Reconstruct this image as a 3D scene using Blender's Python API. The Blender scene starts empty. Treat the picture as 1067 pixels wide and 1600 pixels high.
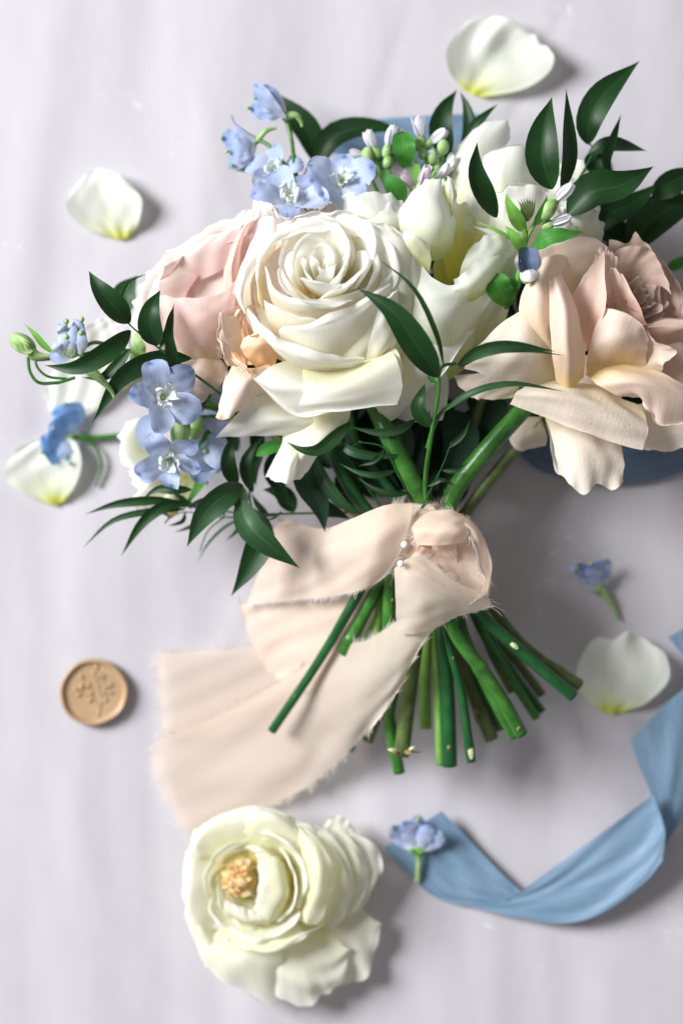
import bpy, math, random
import numpy as np
from mathutils import Vector, Matrix, noise as mnoise
random.seed(7)
sc = bpy.context.scene
COL = sc.collection
# ---------------------------------------------------------------- scale: one unit of h = one photo pixel at the backdrop = 0.25 mm
S = 0.00025
D = 3600.0                      # camera height above the backdrop, in those units

# ---------------------------------------------------------------- camera
cam_d = bpy.data.cameras.new('camera'); cam = bpy.data.objects.new('camera', cam_d); COL.objects.link(cam)
cam.location = (0, 0, D*S); cam.rotation_euler = (0, 0, 0)
cam_d.sensor_fit = 'VERTICAL'; cam_d.sensor_height = 36; cam_d.sensor_width = 24
cam_d.lens = 36*D/1600.0
cam_d.clip_start = 0.01; cam_d.clip_end = 50
cam_d.dof.use_dof = True
cam_d.dof.focus_distance = (D-262)*S
cam_d.dof.aperture_fstop = cam_d.lens/(104*S*1000)
sc.camera = cam
# ---------------------------------------------------------------- light: one tall window on the left, a pale room all round
w = bpy.data.worlds.new('World'); sc.world = w; w.use_nodes = True
bg = w.node_tree.nodes['Background']; bg.inputs[0].default_value = (1.0, 0.98, 0.975, 1); bg.inputs[1].default_value = 0.28
ld = bpy.data.lights.new('window_light', 'AREA'); ld.shape = 'RECTANGLE'; ld.size = 0.90; ld.size_y = 1.0
ld.energy = 108; ld.color = (0.98, 0.985, 1.0)
lo = bpy.data.objects.new('window_light', ld); COL.objects.link(lo)
lo.location = (-1.66, 0.70, 1.36)
lo.rotation_euler = (Vector((0.02, -0.02, 0.02)) - Vector(lo.location)).to_track_quat('-Z', 'Y').to_euler()
sc.view_settings.view_transform = 'Standard'; sc.view_settings.look = 'None'
sc.view_settings.exposure = 0.0; sc.view_settings.gamma = 1.0
sc.render.engine = 'CYCLES'
sc.cycles.max_bounces = 10; sc.cycles.diffuse_bounces = 6; sc.cycles.transmission_bounces = 6
sc.cycles.caustics_reflective = False; sc.cycles.caustics_refractive = False
sc.cycles.use_denoising = True

# ---------------------------------------------------------------- geometry helpers
def P(x, y, h=0.0):
    """a photo pixel and a height over the backdrop -> the point in the room"""
    f = (D-h)/D*S
    return np.array([(x-533.5)*f, (800.0-y)*f, h*S])
def PA(a): return np.array([P(*p) for p in a])

def cr(pts, n, closed=False):
    """Catmull-Rom through the points, n samples evenly spread by length"""
    p = np.asarray(pts, float)
    if len(p) == 1: return np.repeat(p, n, 0)
    if len(p) == 2:
        t = np.linspace(0, 1, n)[:, None]; return p[0]*(1-t)+p[1]*t
    a = np.vstack([2*p[0]-p[1], p, 2*p[-1]-p[-2]])
    out = []
    m = 12
    for i in range(1, len(a)-2):
        t = np.linspace(0, 1, m, endpoint=False)[:, None]
        p0, p1, p2, p3 = a[i-1], a[i], a[i+1], a[i+2]
        out.append(0.5*((2*p1)+(-p0+p2)*t+(2*p0-5*p1+4*p2-p3)*t*t+(-p0+3*p1-3*p2+p3)*t**3))
    out.append(p[-1][None]); q = np.vstack(out)
    L = np.concatenate([[0], np.cumsum(np.linalg.norm(np.diff(q, axis=0), axis=1))])
    s = np.linspace(0, L[-1], n)
    return np.stack([np.interp(s, L, q[:, k]) for k in range(q.shape[1])], 1)

def crs(pts, n):
    """Catmull-Rom, parameter steps even between control points (for the second direction of a net)"""
    p = np.asarray(pts, float)
    if len(p) == 2:
        t = np.linspace(0, 1, n)[:, None]; return p[0]*(1-t)+p[1]*t
    a = np.vstack([2*p[0]-p[1], p, 2*p[-1]-p[-2]])
    s = np.linspace(0, len(p)-1-1e-9, n); i = s.astype(int); t = (s-i)[:, None]
    p0, p1, p2, p3 = a[i], a[i+1], a[i+2], a[i+3]
    return 0.5*((2*p1)+(-p0+p2)*t+(2*p0-5*p1+4*p2-p3)*t*t+(-p0+3*p1-3*p2+p3)*t**3)

def root_of(o):
    while o is not None and o.parent is not None: o = o.parent
    return o
def meshobj(name, V, F, mat, parent=None, uv=None, smooth=True, mats=None, mi=None, **props):
    me = bpy.data.meshes.new(name)
    V = np.asarray(V, float)
    r = root_of(parent)
    if r is not None: V = V-np.array(r.location)
    me.from_pydata(V.tolist(), [], [list(map(int, f)) for f in F])
    if uv is not None:
        l = me.uv_layers.new(name='UVMap')
        idx = np.empty(len(me.loops), int); me.loops.foreach_get('vertex_index', idx)
        l.data.foreach_set('uv', np.asarray(uv, float)[idx].ravel())
    for m in (mats or [mat]): me.materials.append(m)
    if mi is not None: me.polygons.foreach_set('material_index', list(map(int, mi)))
    if smooth: me.polygons.foreach_set('use_smooth', [True]*len(me.polygons))
    me.update()
    o = bpy.data.objects.new(name, me); COL.objects.link(o)
    if parent is not None: o.parent = parent
    for k, v in props.items(): o[k] = v
    return o
def thing(name, label, cat, base, group=None):
    o = bpy.data.objects.new(name, None); COL.objects.link(o)
    o.location = P(*base); o['label'] = label; o['category'] = cat
    o.empty_display_size = 0.01
    if group: o['group'] = group
    bpy.context.view_layer.update()
    return o
def tag(o, label, cat, group=None):
    o['label'] = label; o['category'] = cat
    if group: o['group'] = group
    return o

def netobj(name, G, mat, parent=None, uv=None, **props):
    """a grid of points (rows v, columns u) as one smooth sheet"""
    nv, nu = G.shape[:2]
    i = np.arange(nv*nu).reshape(nv, nu)
    F = np.stack([i[:-1, :-1], i[:-1, 1:], i[1:, 1:], i[1:, :-1]], -1).reshape(-1, 4)
    if uv is None:
        vv, uu = np.meshgrid(np.linspace(0, 1, nv), np.linspace(0, 1, nu), indexing='ij')
        uv = np.stack([uu, vv], -1)
    return meshobj(name, G.reshape(-1, 3), F, mat, parent, uv.reshape(-1, 2), **props)

def normals(G):
    du = np.gradient(G, axis=1); dv = np.gradient(G, axis=0)
    n = np.cross(du, dv); return n/(np.linalg.norm(n, axis=-1, keepdims=True)+1e-12)

def wob(nv, nu, seed, fu=2.0, fv=2.0):
    r = np.random.RandomState(seed)
    v, u = np.meshgrid(np.linspace(0, 1, nv), np.linspace(0, 1, nu), indexing='ij')
    z = np.zeros((nv, nu))
    for k in range(5):
        a, b = r.uniform(.4, 1.6)*fu, r.uniform(.4, 1.6)*fv
        z += np.sin(2*math.pi*(a*u+b*v*r.choice([-1, 1]))+r.uniform(0, 6.28))/(1+k*.4)
    return z/2.5

def patch(parent, rows, mat, name='petal', nu=18, nv=26, ruf=0.0, rufn=3, wobble=1.2, lip=0.0, lipside=0, seed=None, **props):
    """a sheet through hand placed rows of (x,y,h); rows run from the base to the tip.
    ruf: waviness of the free edge; lip: radius of a rolled edge along the tip row (sign picks the side)"""
    rows = [cr(PA(r), nu) for r in rows]
    R = np.array(rows)
    G = np.stack([crs(R[:, j], nv) for j in range(nu)], 1)
    seed = seed if seed is not None else int(abs(R[0, 0, 0]*1e6+R[-1, -1, 1]*1e7)) % 9999
    N = normals(G)
    v = np.linspace(0, 1, nv)[:, None]; u = np.linspace(0, 1, nu)[None]
    G = G+N*(wob(nv, nu, seed)*wobble*S)[..., None]
    if ruf:
        rr = np.random.RandomState(seed); e = np.zeros_like(u); e2 = np.zeros_like(u)
        for q in range(7):
            f = rufn*rr.uniform(.35, 2.1)
            e = e+rr.uniform(.3, 1)*np.sin(6.28*f*u+rr.uniform(0, 6.28)); e2 = e2+rr.uniform(.3, 1)*np.sin(6.28*f*u+rr.uniform(0, 6.28))
        env = .35+.65*(.5+.5*np.sin(6.28*u*rr.uniform(.6, 1.6)+rr.uniform(0, 6.28)))
        e = e*env*.55; e2 = e2*env*.35
        tv = G[-1]-G[-4]; tv /= np.linalg.norm(tv, axis=1, keepdims=True)+1e-12
        G = G+tv[None]*((v**6)*e2*ruf*S)[..., None]
        G = G+N*((v**4)*e*ruf*S)[..., None]
    if name == 'petal':
        r2 = np.random.RandomState(seed+5)
        def jit(n): 
            j = r2.uniform(-1, 1, n); return np.convolve(j, [.25, .5, .25], 'same')+.9*np.sin(np.linspace(0, 6.28*r2.uniform(1, 2.5), n)+r2.uniform(0, 6))
        tv = G[-1]-G[-3]; tv /= np.linalg.norm(tv, axis=1, keepdims=True)+1e-12
        jj = jit(nu)[None, :, None]*tv[None]*1.1*S; G = G+(v[..., None]**8)*jj
        for c_, d_ in ((0, 2), (-1, -3)):
            e_ = G[:, c_]-G[:, d_]; e_ /= np.linalg.norm(e_, axis=1, keepdims=True)+1e-12
            wu = (np.abs(2*u-1)**10)*((u < .5) if c_ == 0 else (u > .5))
            G = G+wu[..., None]*(jit(nv)[:, None]*e_*.9*S)[:, None, :]
    if lip:
        tv = G[-1]-G[-3]; tv /= np.linalg.norm(tv, axis=1, keepdims=True)+1e-12
        n = normals(G)[-1]*(1 if lip > 0 else -1)
        r = abs(lip)*S*(0.10+0.90*np.sin(np.linspace(0.05, math.pi-.05, nu)))[:, None]
        ex = [G[-1]+tv*r*math.sin(a)+n*r*(1-math.cos(a)) for a in np.linspace(.35, 2.5, 7)]
        G = np.concatenate([G, np.array(ex)], 0)
    return netobj(name, G, mat, parent, **props)

PROF = {
 'leaf':  lambda v: np.clip(np.sin(math.pi*np.clip(v, 0, 1)**0.74), 0, 1)**0.95*(1-0.45*v**3)*1.04,
 'lance': lambda v: np.clip(np.sin(math.pi*np.clip(v, 0, 1)**0.62), 0, 1)**0.95*(1-0.45*v**2)*1.12,
 'oval':  lambda v: np.sqrt(np.clip(1-(2*v-1)**2, 0, 1)),
 'petal': lambda v: np.where(v < .62, .30+.70*np.sin(np.clip(v/.62, 0, 1)*math.pi/2), np.sqrt(np.clip(1-((v-.62)/.38)**2.4, 0, 1))),
 'wide':  lambda v: np.where(v < .5, .45+.55*np.sin(np.clip(v/.5, 0, 1)*math.pi/2), np.sqrt(np.clip(1-((v-.5)/.5)**3.2, 0, 1))),
 'sepal': lambda v: np.where(v < .6, .22+.78*np.sin(np.clip(v/.6, 0, 1)*math.pi/2)**1.2, np.clip(1-((v-.6)/.4)**2.2, 0, 1)**.62),
}
def blade(parent, pts, wd, mat, prof='leaf', roll=0.0, cup=0.15, ruf=0.0, rufn=3, name='leaf', nu=9, nv=20, fold=0.0, seed=None, wobble=0.0, bell=None, **props):
    """a leaf, petal or sepal along a centre line of (x,y,h); wd its full width; roll turns it about the line;
    cup raises both edges, fold creases the midrib"""
    a = PA(pts)
    C = cr(a, 60)
    vs = (1-np.cos(np.linspace(0, math.pi, nv)))/2
    C = np.stack([np.interp(vs, np.linspace(0, 1, 60), C[:, k]) for k in range(3)], 1)
    T = np.gradient(C, axis=0); T /= np.linalg.norm(T, axis=1, keepdims=True)+1e-12
    up = np.array([0, 0, 1.0]) if bell is None else np.array(bell, float)
    B = np.cross(T, up); B /= np.linalg.norm(B, axis=1, keepdims=True)+1e-9
    for k in range(1, nv):                       # steady frame
        if np.dot(B[k], B[k-1]) < 0: B[k] = -B[k]
    N = np.cross(B, T)
    ra = np.radians(np.interp(vs, np.linspace(0, 1, 2 if not np.iterable(roll) else len(roll)), [roll, roll] if not np.iterable(roll) else roll))[:, None]
    B2 = B*np.cos(ra)+N*np.sin(ra); N2 = N*np.cos(ra)-B*np.sin(ra)
    if name == 'leaf' and prof == 'leaf': wd = wd*(.90 if wd > 38 else .80)
    pw = PROF[prof](vs)[:, None]*wd*S/2
    u = np.linspace(-1, 1, nu)
    seed = seed if seed is not None else int(abs(a[0, 0]*1e6+a[-1, 1]*1e7)) % 9999
    rr = np.random.RandomState(seed); ph = rr.uniform(0, 6.28, 4)
    G = C[:, None]+B2[:, None]*(u[None, :, None]*pw[:, None])
    off = cup*(u[None]**2)*pw*1.0+fold*np.abs(u[None])*pw
    if ruf: off = off+ruf*S*(np.abs(u[None])**1.5)*(np.sin(rufn*6.28*vs[:, None]+ph[0]+u[None]*1.5)+.5*np.sin(rufn*13*vs[:, None]+ph[1]))*np.clip(pw/(wd*S/2), 0, 1)
    if wobble: off = off+wob(nv, nu, seed)*wobble*S
    G = G+N2[:, None]*off[..., None]
    vv, uu = np.meshgrid(vs, np.linspace(0, 1, nu), indexing='ij')
    return netobj(name, G, mat, parent, np.stack([uu, vv], -1), **props)

def tube_geo(C, rad, ns=12, cap=True):
    """verts, faces, uv, material index of a tube along points C (world) with radii rad (world)"""
    C = np.asarray(C, float); n = len(C)
    T = np.gradient(C, axis=0); T /= np.linalg.norm(T, axis=1, keepdims=True)+1e-12
    ref = np.array([0.31, 0.17, 0.94]); X = np.cross(T, ref); X /= np.linalg.norm(X, axis=1, keepdims=True)+1e-12
    Y = np.cross(T, X); a = np.linspace(0, 2*math.pi, ns, endpoint=False)
    rad = np.broadcast_to(rad, (n,)) if np.ndim(rad) < 2 else rad
    V = (C[:, None]+(X[:, None]*np.cos(a)[None, :, None]+Y[:, None]*np.sin(a)[None, :, None])*np.asarray(rad)[:, None, None]).reshape(-1, 3)
    i = np.arange(n*ns).reshape(n, ns); j = np.roll(i, -1, 1)
    F = np.stack([i[:-1], j[:-1], j[1:], i[1:]], -1).reshape(-1, 4).tolist(); mi = [0]*len(F)
    vv, uu = np.meshgrid(np.linspace(0, 1, n), np.linspace(0, 1, ns), indexing='ij')
    uv = np.stack([uu, vv], -1).reshape(-1, 2)
    if cap:
        F += [i[0][::-1].tolist(), i[-1].tolist()]; mi += [1, 1]
    return V, F, uv, mi
def tube(name, pts, r, mat, parent=None, ns=12, n=None, capmat=None, bumps=(), bend=0.0, **props):
    """pts (x,y,h); r a radius or list of radii in px units; bumps: (where along, extra radius, spread)"""
    n = n or max(8, 8*len(pts)); C = cr(PA(pts), n)
    t = np.linspace(0, 1, n)
    R = np.interp(t, np.linspace(0, 1, len(r)), r) if np.iterable(r) else np.full(n, float(r))
    for (w0, e, s) in bumps: R = R+.55*e*np.exp(-((t-w0)/(s*.6))**2)
    V, F, uv, mi = tube_geo(C, R*S, ns)
    return meshobj(name, V, F, mat, parent, uv, mats=[mat, capmat or mat], mi=mi, **props)
def join_geo(parts):
    V, F, UV = [], [], []; o = 0
    for (v, f, uv, mi) in parts:
        V.append(v); UV.append(uv); F += [[k+o for k in q] for q in f]; o += len(v)
    return np.vstack(V), F, np.vstack(UV)
def blob(name, c, r, mat, parent=None, axis=(0, 0, 1), stretch=1.0, n=12, world=False, **props):
    """an egg: centre (x,y,h), radius px, stretched along axis (world direction)"""
    c = np.array(c) if world else P(*c)
    ax = Vector(axis).normalized(); q = Vector((0, 0, 1)).rotation_difference(ax).to_matrix()
    V = []; th = np.linspace(0.02, math.pi-.02, n)
    for t in th:
        for a in np.linspace(0, 2*math.pi, n, endpoint=False):
            V.append(tuple(q @ Vector((math.sin(t)*math.cos(a)*r*S, math.sin(t)*math.sin(a)*r*S, math.cos(t)*r*stretch*S))+Vector(c)))
    i = np.arange(n*n).reshape(n, n); j = np.roll(i, -1, 1)
    F = np.stack([i[:-1], j[:-1], j[1:], i[1:]], -1).reshape(-1, 4).tolist()+[i[0][::-1].tolist(), i[-1].tolist()]
    vv, uu = np.meshgrid(np.linspace(0, 1, n), np.linspace(0, 1, n), indexing='ij')
    return meshobj(name, V, F, mat, parent, np.stack([uu, vv], -1).reshape(-1, 2), **props)

# ---------------------------------------------------------------- materials
def nodes(name):
    m = bpy.data.materials.new(name); m.use_nodes = True; nt = m.node_tree
    return m, nt, nt.nodes, nt.links, nt.nodes['Principled BSDF'], nt.nodes['Material Output']
def ramp(N, stops, interp='LINEAR'):
    r = N.new('ShaderNodeValToRGB'); r.color_ramp.interpolation = interp
    el = r.color_ramp.elements
    while len(el) < len(stops): el.new(0.5)
    for e, (p, c) in zip(el, stops): e.position = p; e.color = (*c, 1) if len(c) == 3 else c
    return r
def noise_tex(N, L, vec, scale, detail=3, rough=.5, w=None):
    n = N.new('ShaderNodeTexNoise'); n.inputs['Scale'].default_value = scale; n.inputs['Detail'].default_value = detail
    n.inputs['Roughness'].default_value = rough
    if vec is not None: L.new(vec, n.inputs['Vector'])
    return n
def mapping(N, L, vec, scale):
    m = N.new('ShaderNodeMapping'); m.inputs['Scale'].default_value = scale; L.new(vec, m.inputs['Vector']); return m
def petal_mat(name, stops, trans=0.32, veins=0.25, crepe=0.1, rough=0.55, tint=None, tintamt=0.0, vein_scale=(34, 2.2, 1), spec=0.3, mott=0.06, spot=None):
    """stops: colours along the petal from its base (0) to its tip (1)"""
    m, nt, N, L, bs, out = nodes(name)
    uv = N.new('ShaderNodeUVMap'); tc = N.new('ShaderNodeTexCoord')
    sep = N.new('ShaderNodeSeparateXYZ'); L.new(uv.outputs[0], sep.inputs[0])
    wn = noise_tex(N, L, tc.outputs['Object'], 90, 2)
    ad = N.new('ShaderNodeMath'); ad.operation = 'MULTIPLY_ADD'; L.new(wn.outputs[0], ad.inputs[0]); ad.inputs[1].default_value = .22; 
    ad2 = N.new('ShaderNodeMath'); ad2.operation = 'SUBTRACT'; L.new(ad.outputs[0], ad2.inputs[0]); ad2.inputs[1].default_value = .11
    L.new(sep.outputs[1], ad.inputs[2])
    r = ramp(N, stops); L.new(ad2.outputs[0], r.inputs[0])
    col = r.outputs[0]
    # streaks that run from base to tip
    vm = mapping(N, L, uv.outputs[0], vein_scale); vn = noise_tex(N, L, vm.outputs[0], 1.0, 4, .6)
    hs = N.new('ShaderNodeMix'); hs.data_type = 'RGBA'; hs.blend_type = 'MULTIPLY'; hs.inputs[0].default_value = 1
    vr = ramp(N, [(0.3, (1-mott*1.6,)*3), (0.7, (1, 1, 1))]); L.new(vn.outputs[0], vr.inputs[0])
    L.new(col, hs.inputs[6]); L.new(vr.outputs[0], hs.inputs[7]); col = hs.outputs[2]
    if tint is not None:
        tn = noise_tex(N, L, tc.outputs['Object'], 45, 3); tr = ramp(N, [(0.42, (0, 0, 0)), (0.68, (1, 1, 1))]); L.new(tn.outputs[0], tr.inputs[0])
        mm = N.new('ShaderNodeMath'); mm.operation = 'MULTIPLY'; L.new(tr.outputs[0], mm.inputs[0]); mm.inputs[1].default_value = tintamt
        mx = N.new('ShaderNodeMix'); mx.data_type = 'RGBA'; L.new(mm.outputs[0], mx.inputs[0]); L.new(col, mx.inputs[6]); mx.inputs[7].default_value = (*tint, 1); col = mx.outputs[2]
    if spot is not None:      # the small dark mark near each sepal's tip
        cx = N.new('ShaderNodeVectorMath'); cx.operation = 'SUBTRACT'; L.new(uv.outputs[0], cx.inputs[0]); cx.inputs[1].default_value = (.5, .90, 0)
        sc2 = N.new('ShaderNodeVectorMath'); sc2.operation = 'MULTIPLY'; L.new(cx.outputs[0], sc2.inputs[0]); sc2.inputs[1].default_value = (1.0, 2.0, 0)
        ln = N.new('ShaderNodeVectorMath'); ln.operation = 'LENGTH'; L.new(sc2.outputs[0], ln.inputs[0])
        an = N.new('ShaderNodeMath'); an.operation = 'MULTIPLY_ADD'; L.new(wn.outputs[0], an.inputs[0]); an.inputs[1].default_value = .5; L.new(ln.outputs['Value'], an.inputs[2])
        sr = ramp(N, [(.24, (.85,)*3), (.46, (0,)*3)]); L.new(an.outputs[0], sr.inputs[0])
        mx = N.new('ShaderNodeMix'); mx.data_type = 'RGBA'; L.new(sr.outputs[0], mx.inputs[0]); L.new(col, mx.inputs[6]); mx.inputs[7].default_value = (*spot, 1); col = mx.outputs[2]
    L.new(col, bs.inputs['Base Color']); bs.inputs['Roughness'].default_value = rough; bs.inputs['Specular IOR Level'].default_value = spec
    bs.inputs['Sheen Weight'].default_value = 0.08
    # relief
    cn = noise_tex(N, L, tc.outputs['Object'], 900, 4, .6)
    b1 = N.new('ShaderNodeBump'); b1.inputs['Strength'].default_value = veins; b1.inputs['Distance'].default_value = 0.0005; L.new(vn.outputs[0], b1.inputs['Height'])
    b2 = N.new('ShaderNodeBump'); b2.inputs['Strength'].default_value = crepe; b2.inputs['Distance'].default_value = 0.0004; L.new(cn.outputs[0], b2.inputs['Height'])
    L.new(b1.outputs[0], b2.inputs['Normal']); L.new(b2.outputs[0], bs.inputs['Normal'])
    tr = N.new('ShaderNodeBsdfTranslucent'); L.new(col, tr.inputs[0])
    mx = N.new('ShaderNodeMixShader'); mx.inputs[0].default_value = trans
    L.new(bs.outputs[0], mx.inputs[1]); L.new(tr.outputs[0], mx.inputs[2]); L.new(mx.outputs[0], out.inputs['Surface'])
    return m
def leaf_mat(name, c1, c2, under, rough=0.3, trans=0.08, vein=0.16):
    m, nt, N, L, bs, out = nodes(name)
    uv = N.new('ShaderNodeUVMap'); tc = N.new('ShaderNodeTexCoord'); geo = N.new('ShaderNodeNewGeometry')
    n = noise_tex(N, L, tc.outputs['Object'], 60, 3); r = ramp(N, [(0.3, c1), (0.7, c2)]); L.new(n.outputs[0], r.inputs[0])
    vm = mapping(N, L, uv.outputs[0], (26, .8, 1)); vn = noise_tex(N, L, vm.outputs[0], 1.0, 2, .5)
    # midrib a touch paler
    sep = N.new('ShaderNodeSeparateXYZ'); L.new(uv.outputs[0], sep.inputs[0])
    a = N.new('ShaderNodeMath'); a.operation = 'SUBTRACT'; L.new(sep.outputs[0], a.inputs[0]); a.inputs[1].default_value = .5
    b = N.new('ShaderNodeMath'); b.operation = 'ABSOLUTE'; L.new(a.outputs[0], b.inputs[0])
    mr = ramp(N, [(0.0, (.55,)*3), (0.045, (0,)*3)]); L.new(b.outputs[0], mr.inputs[0])
    mx0 = N.new('ShaderNodeMix'); mx0.data_type = 'RGBA'; L.new(mr.outputs[0], mx0.inputs[0]); L.new(r.outputs[0], mx0.inputs[6]); mx0.inputs[7].default_value = (*under, 1)
    vr = ramp(N, [(0.3, (.86,)*3), (0.7, (1.08,)*3)]); L.new(vn.outputs[0], vr.inputs[0])
    ml = N.new('ShaderNodeMix'); ml.data_type = 'RGBA'; ml.blend_type = 'MULTIPLY'; ml.inputs[0].default_value = 1; L.new(mx0.outputs[2], ml.inputs[6]); L.new(vr.outputs[0], ml.inputs[7])
    col = ml.outputs[2]
    L.new(col, bs.inputs['Base Color'])
    rn = noise_tex(N, L, tc.outputs['Object'], 240, 4); rr = N.new('ShaderNodeMapRange'); rr.inputs['To Min'].default_value = rough-.08; rr.inputs['To Max'].default_value = rough+.12
    L.new(rn.outputs[0], rr.inputs[0]); L.new(rr.outputs[0], bs.inputs['Roughness']); bs.inputs['Specular IOR Level'].default_value = .30
    bp = N.new('ShaderNodeBump'); bp.inputs['Strength'].default_value = vein; bp.inputs['Distance'].default_value = .0004; L.new(vn.outputs[0], bp.inputs['Height']); L.new(bp.outputs[0], bs.inputs['Normal'])
    tr = N.new('ShaderNodeBsdfTranslucent'); tr.inputs[0].default_value = (under[0]*1.2, under[1]*1.6, under[2]*.7, 1)
    mx = N.new('ShaderNodeMixShader'); mx.inputs[0].default_value = trans
    L.new(bs.outputs[0], mx.inputs[1]); L.new(tr.outputs[0], mx.inputs[2]); L.new(mx.outputs[0], out.inputs['Surface'])
    return m
def plain_mat(name, c1, c2, rough=.5, scale=120, bump=.2, bscale=600, trans=0, spec=.4, stretch=None, metal=0):
    m, nt, N, L, bs, out = nodes(name)
    tc = N.new('ShaderNodeTexCoord'); uv = N.new('ShaderNodeUVMap')
    src = tc.outputs['Object'] if stretch is None else mapping(N, L, uv.outputs[0], stretch).outputs[0]
    n = noise_tex(N, L, src, scale if stretch is None else 1, 4, .55); r = ramp(N, [(0.32, c1), (0.68, c2)]); L.new(n.outputs[0], r.inputs[0])
    L.new(r.outputs[0], bs.inputs['Base Color']); bs.inputs['Roughness'].default_value = rough; bs.inputs['Specular IOR Level'].default_value = spec; bs.inputs['Metallic'].default_value = metal
    bn = noise_tex(N, L, tc.outputs['Object'], bscale, 3); bp = N.new('ShaderNodeBump'); bp.inputs['Strength'].default_value = bump; bp.inputs['Distance'].default_value = .0004
    L.new(bn.outputs[0], bp.inputs['Height']); L.new(bp.outputs[0], bs.inputs['Normal'])
    if trans:
        tr = N.new('ShaderNodeBsdfTranslucent'); L.new(r.outputs[0], tr.inputs[0]); mx = N.new('ShaderNodeMixShader'); mx.inputs[0].default_value = trans
        L.new(bs.outputs[0], mx.inputs[1]); L.new(tr.outputs[0], mx.inputs[2]); L.new(mx.outputs[0], out.inputs['Surface'])
    return m
def fabric_mat(name, c1, c2, weave=2600, trans=.35, rough=.75, sheen=.3, wb=.25, spec=.15, brush=0.0, clear=0.0):
    m, nt, N, L, bs, out = nodes(name)
    tc = N.new('ShaderNodeTexCoord'); uv = N.new('ShaderNodeUVMap')
    n = noise_tex(N, L, tc.outputs['Object'], 55, 3); r = ramp(N, [(0.3, c1), (0.7, c2)]); L.new(n.outputs[0], r.inputs[0]); col = r.outputs[0]
    bs.inputs['Roughness'].default_value = rough; bs.inputs['Specular IOR Level'].default_value = spec
    bs.inputs['Sheen Weight'].default_value = sheen; bs.inputs['Sheen Roughness'].default_value = .4
    if brush:
        vm = mapping(N, L, uv.outputs[0], (9, 1.4, 1)); bn = noise_tex(N, L, vm.outputs[0], 1, 4, .6); br = ramp(N, [(0.3, (1-brush,)*3), (0.7, (1+brush*.6,)*3)]); L.new(bn.outputs[0], br.inputs[0])
        ml = N.new('ShaderNodeMix'); ml.data_type = 'RGBA'; ml.blend_type = 'MULTIPLY'; ml.inputs[0].default_value = 1; L.new(col, ml.inputs[6]); L.new(br.outputs[0], ml.inputs[7]); col = ml.outputs[2]
    L.new(col, bs.inputs['Base Color'])
    wv = N.new('ShaderNodeTexWave'); wv.inputs['Scale'].default_value = weave/6; wv.inputs['Distortion'].default_value = 1.5; L.new(tc.outputs['Object'], wv.inputs[0])
    wn = noise_tex(N, L, tc.outputs['Object'], weave, 2); av = N.new('ShaderNodeMath'); av.operation = 'MULTIPLY_ADD'; L.new(wv.outputs[0], av.inputs[0]); av.inputs[1].default_value = .12; L.new(wn.outputs[0], av.inputs[2])
    bp = N.new('ShaderNodeBump'); bp.inputs['Strength'].default_value = wb; bp.inputs['Distance'].default_value = .0002; L.new(av.outputs[0], bp.inputs['Height']); L.new(bp.outputs[0], bs.inputs['Normal'])
    tr = N.new('ShaderNodeBsdfTranslucent'); L.new(col, tr.inputs[0]); mx = N.new('ShaderNodeMixShader'); mx.inputs[0].default_value = trans
    L.new(bs.outputs[0], mx.inputs[1]); L.new(tr.outputs[0], mx.inputs[2]); sh = mx.outputs[0]
    if clear:
        tp = N.new('ShaderNodeBsdfTransparent'); m2 = N.new('ShaderNodeMixShader'); m2.inputs[0].default_value = clear; L.new(sh, m2.inputs[1]); L.new(tp.outputs[0], m2.inputs[2]); sh = m2.outputs[0]
    L.new(sh, out.inputs['Surface'])
    return m

M = {}
M['white'] = petal_mat('white_rose_petal', [(0, (.80, .78, .46)), (.22, (.89, .87, .70)), (.5, (.92, .91, .84)), (1, (.92, .92, .88))], trans=.42, veins=.08, crepe=.10, mott=.035)
M['whitein'] = petal_mat('white_rose_inner_petal', [(0, (.95, .74, .42)), (.40, (.95, .88, .68)), (.68, (.95, .94, .86)), (1, (.95, .95, .92))], trans=.56, veins=.07, crepe=.08, mott=.035)
M['green_white'] = petal_mat('greenish_white_petal', [(0, (.55, .62, .18)), (.22, (.78, .80, .50)), (.5, (.86, .88, .78)), (1, (.89, .90, .86))], trans=.44, veins=.10, crepe=.12, mott=.05)
M['cup_yellow'] = petal_mat('yellow_green_petal_base', [(0, (.42, .45, .05)), (.35, (.75, .68, .14)), (.75, (.82, .82, .50)), (1, (.88, .89, .80))], trans=.44, veins=.10, crepe=.12, mott=.05)
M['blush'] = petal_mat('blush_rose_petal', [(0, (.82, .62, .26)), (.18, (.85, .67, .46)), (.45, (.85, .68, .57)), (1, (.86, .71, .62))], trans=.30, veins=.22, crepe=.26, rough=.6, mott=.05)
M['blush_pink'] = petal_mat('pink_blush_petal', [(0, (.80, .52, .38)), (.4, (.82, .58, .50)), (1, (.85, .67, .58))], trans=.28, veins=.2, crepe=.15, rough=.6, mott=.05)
M['blush_shaded'] = petal_mat('shaded_blush_petal', [(0, (.58, .38, .30)), (.5, (.64, .46, .38)), (1, (.70, .54, .45))], trans=.14, veins=.25, crepe=.15, rough=.6, mott=.06)  # blush petal with the shade of its far side put into the colour
M['blush_cream'] = petal_mat('cream_blush_outer_petal', [(0, (.85, .76, .50)), (.35, (.86, .75, .63)), (1, (.87, .76, .68))], trans=.24, veins=.22, crepe=.5, rough=.6, mott=.05, tint=(.84, .80, .64), tintamt=.3)
M['pink'] = petal_mat('soft_pink_petal', [(0, (.86, .72, .48)), (.2, (.88, .68, .60)), (.6, (.88, .66, .615)), (1, (.91, .80, .75))], trans=.42, veins=.16, crepe=.10, mott=.04)
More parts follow.
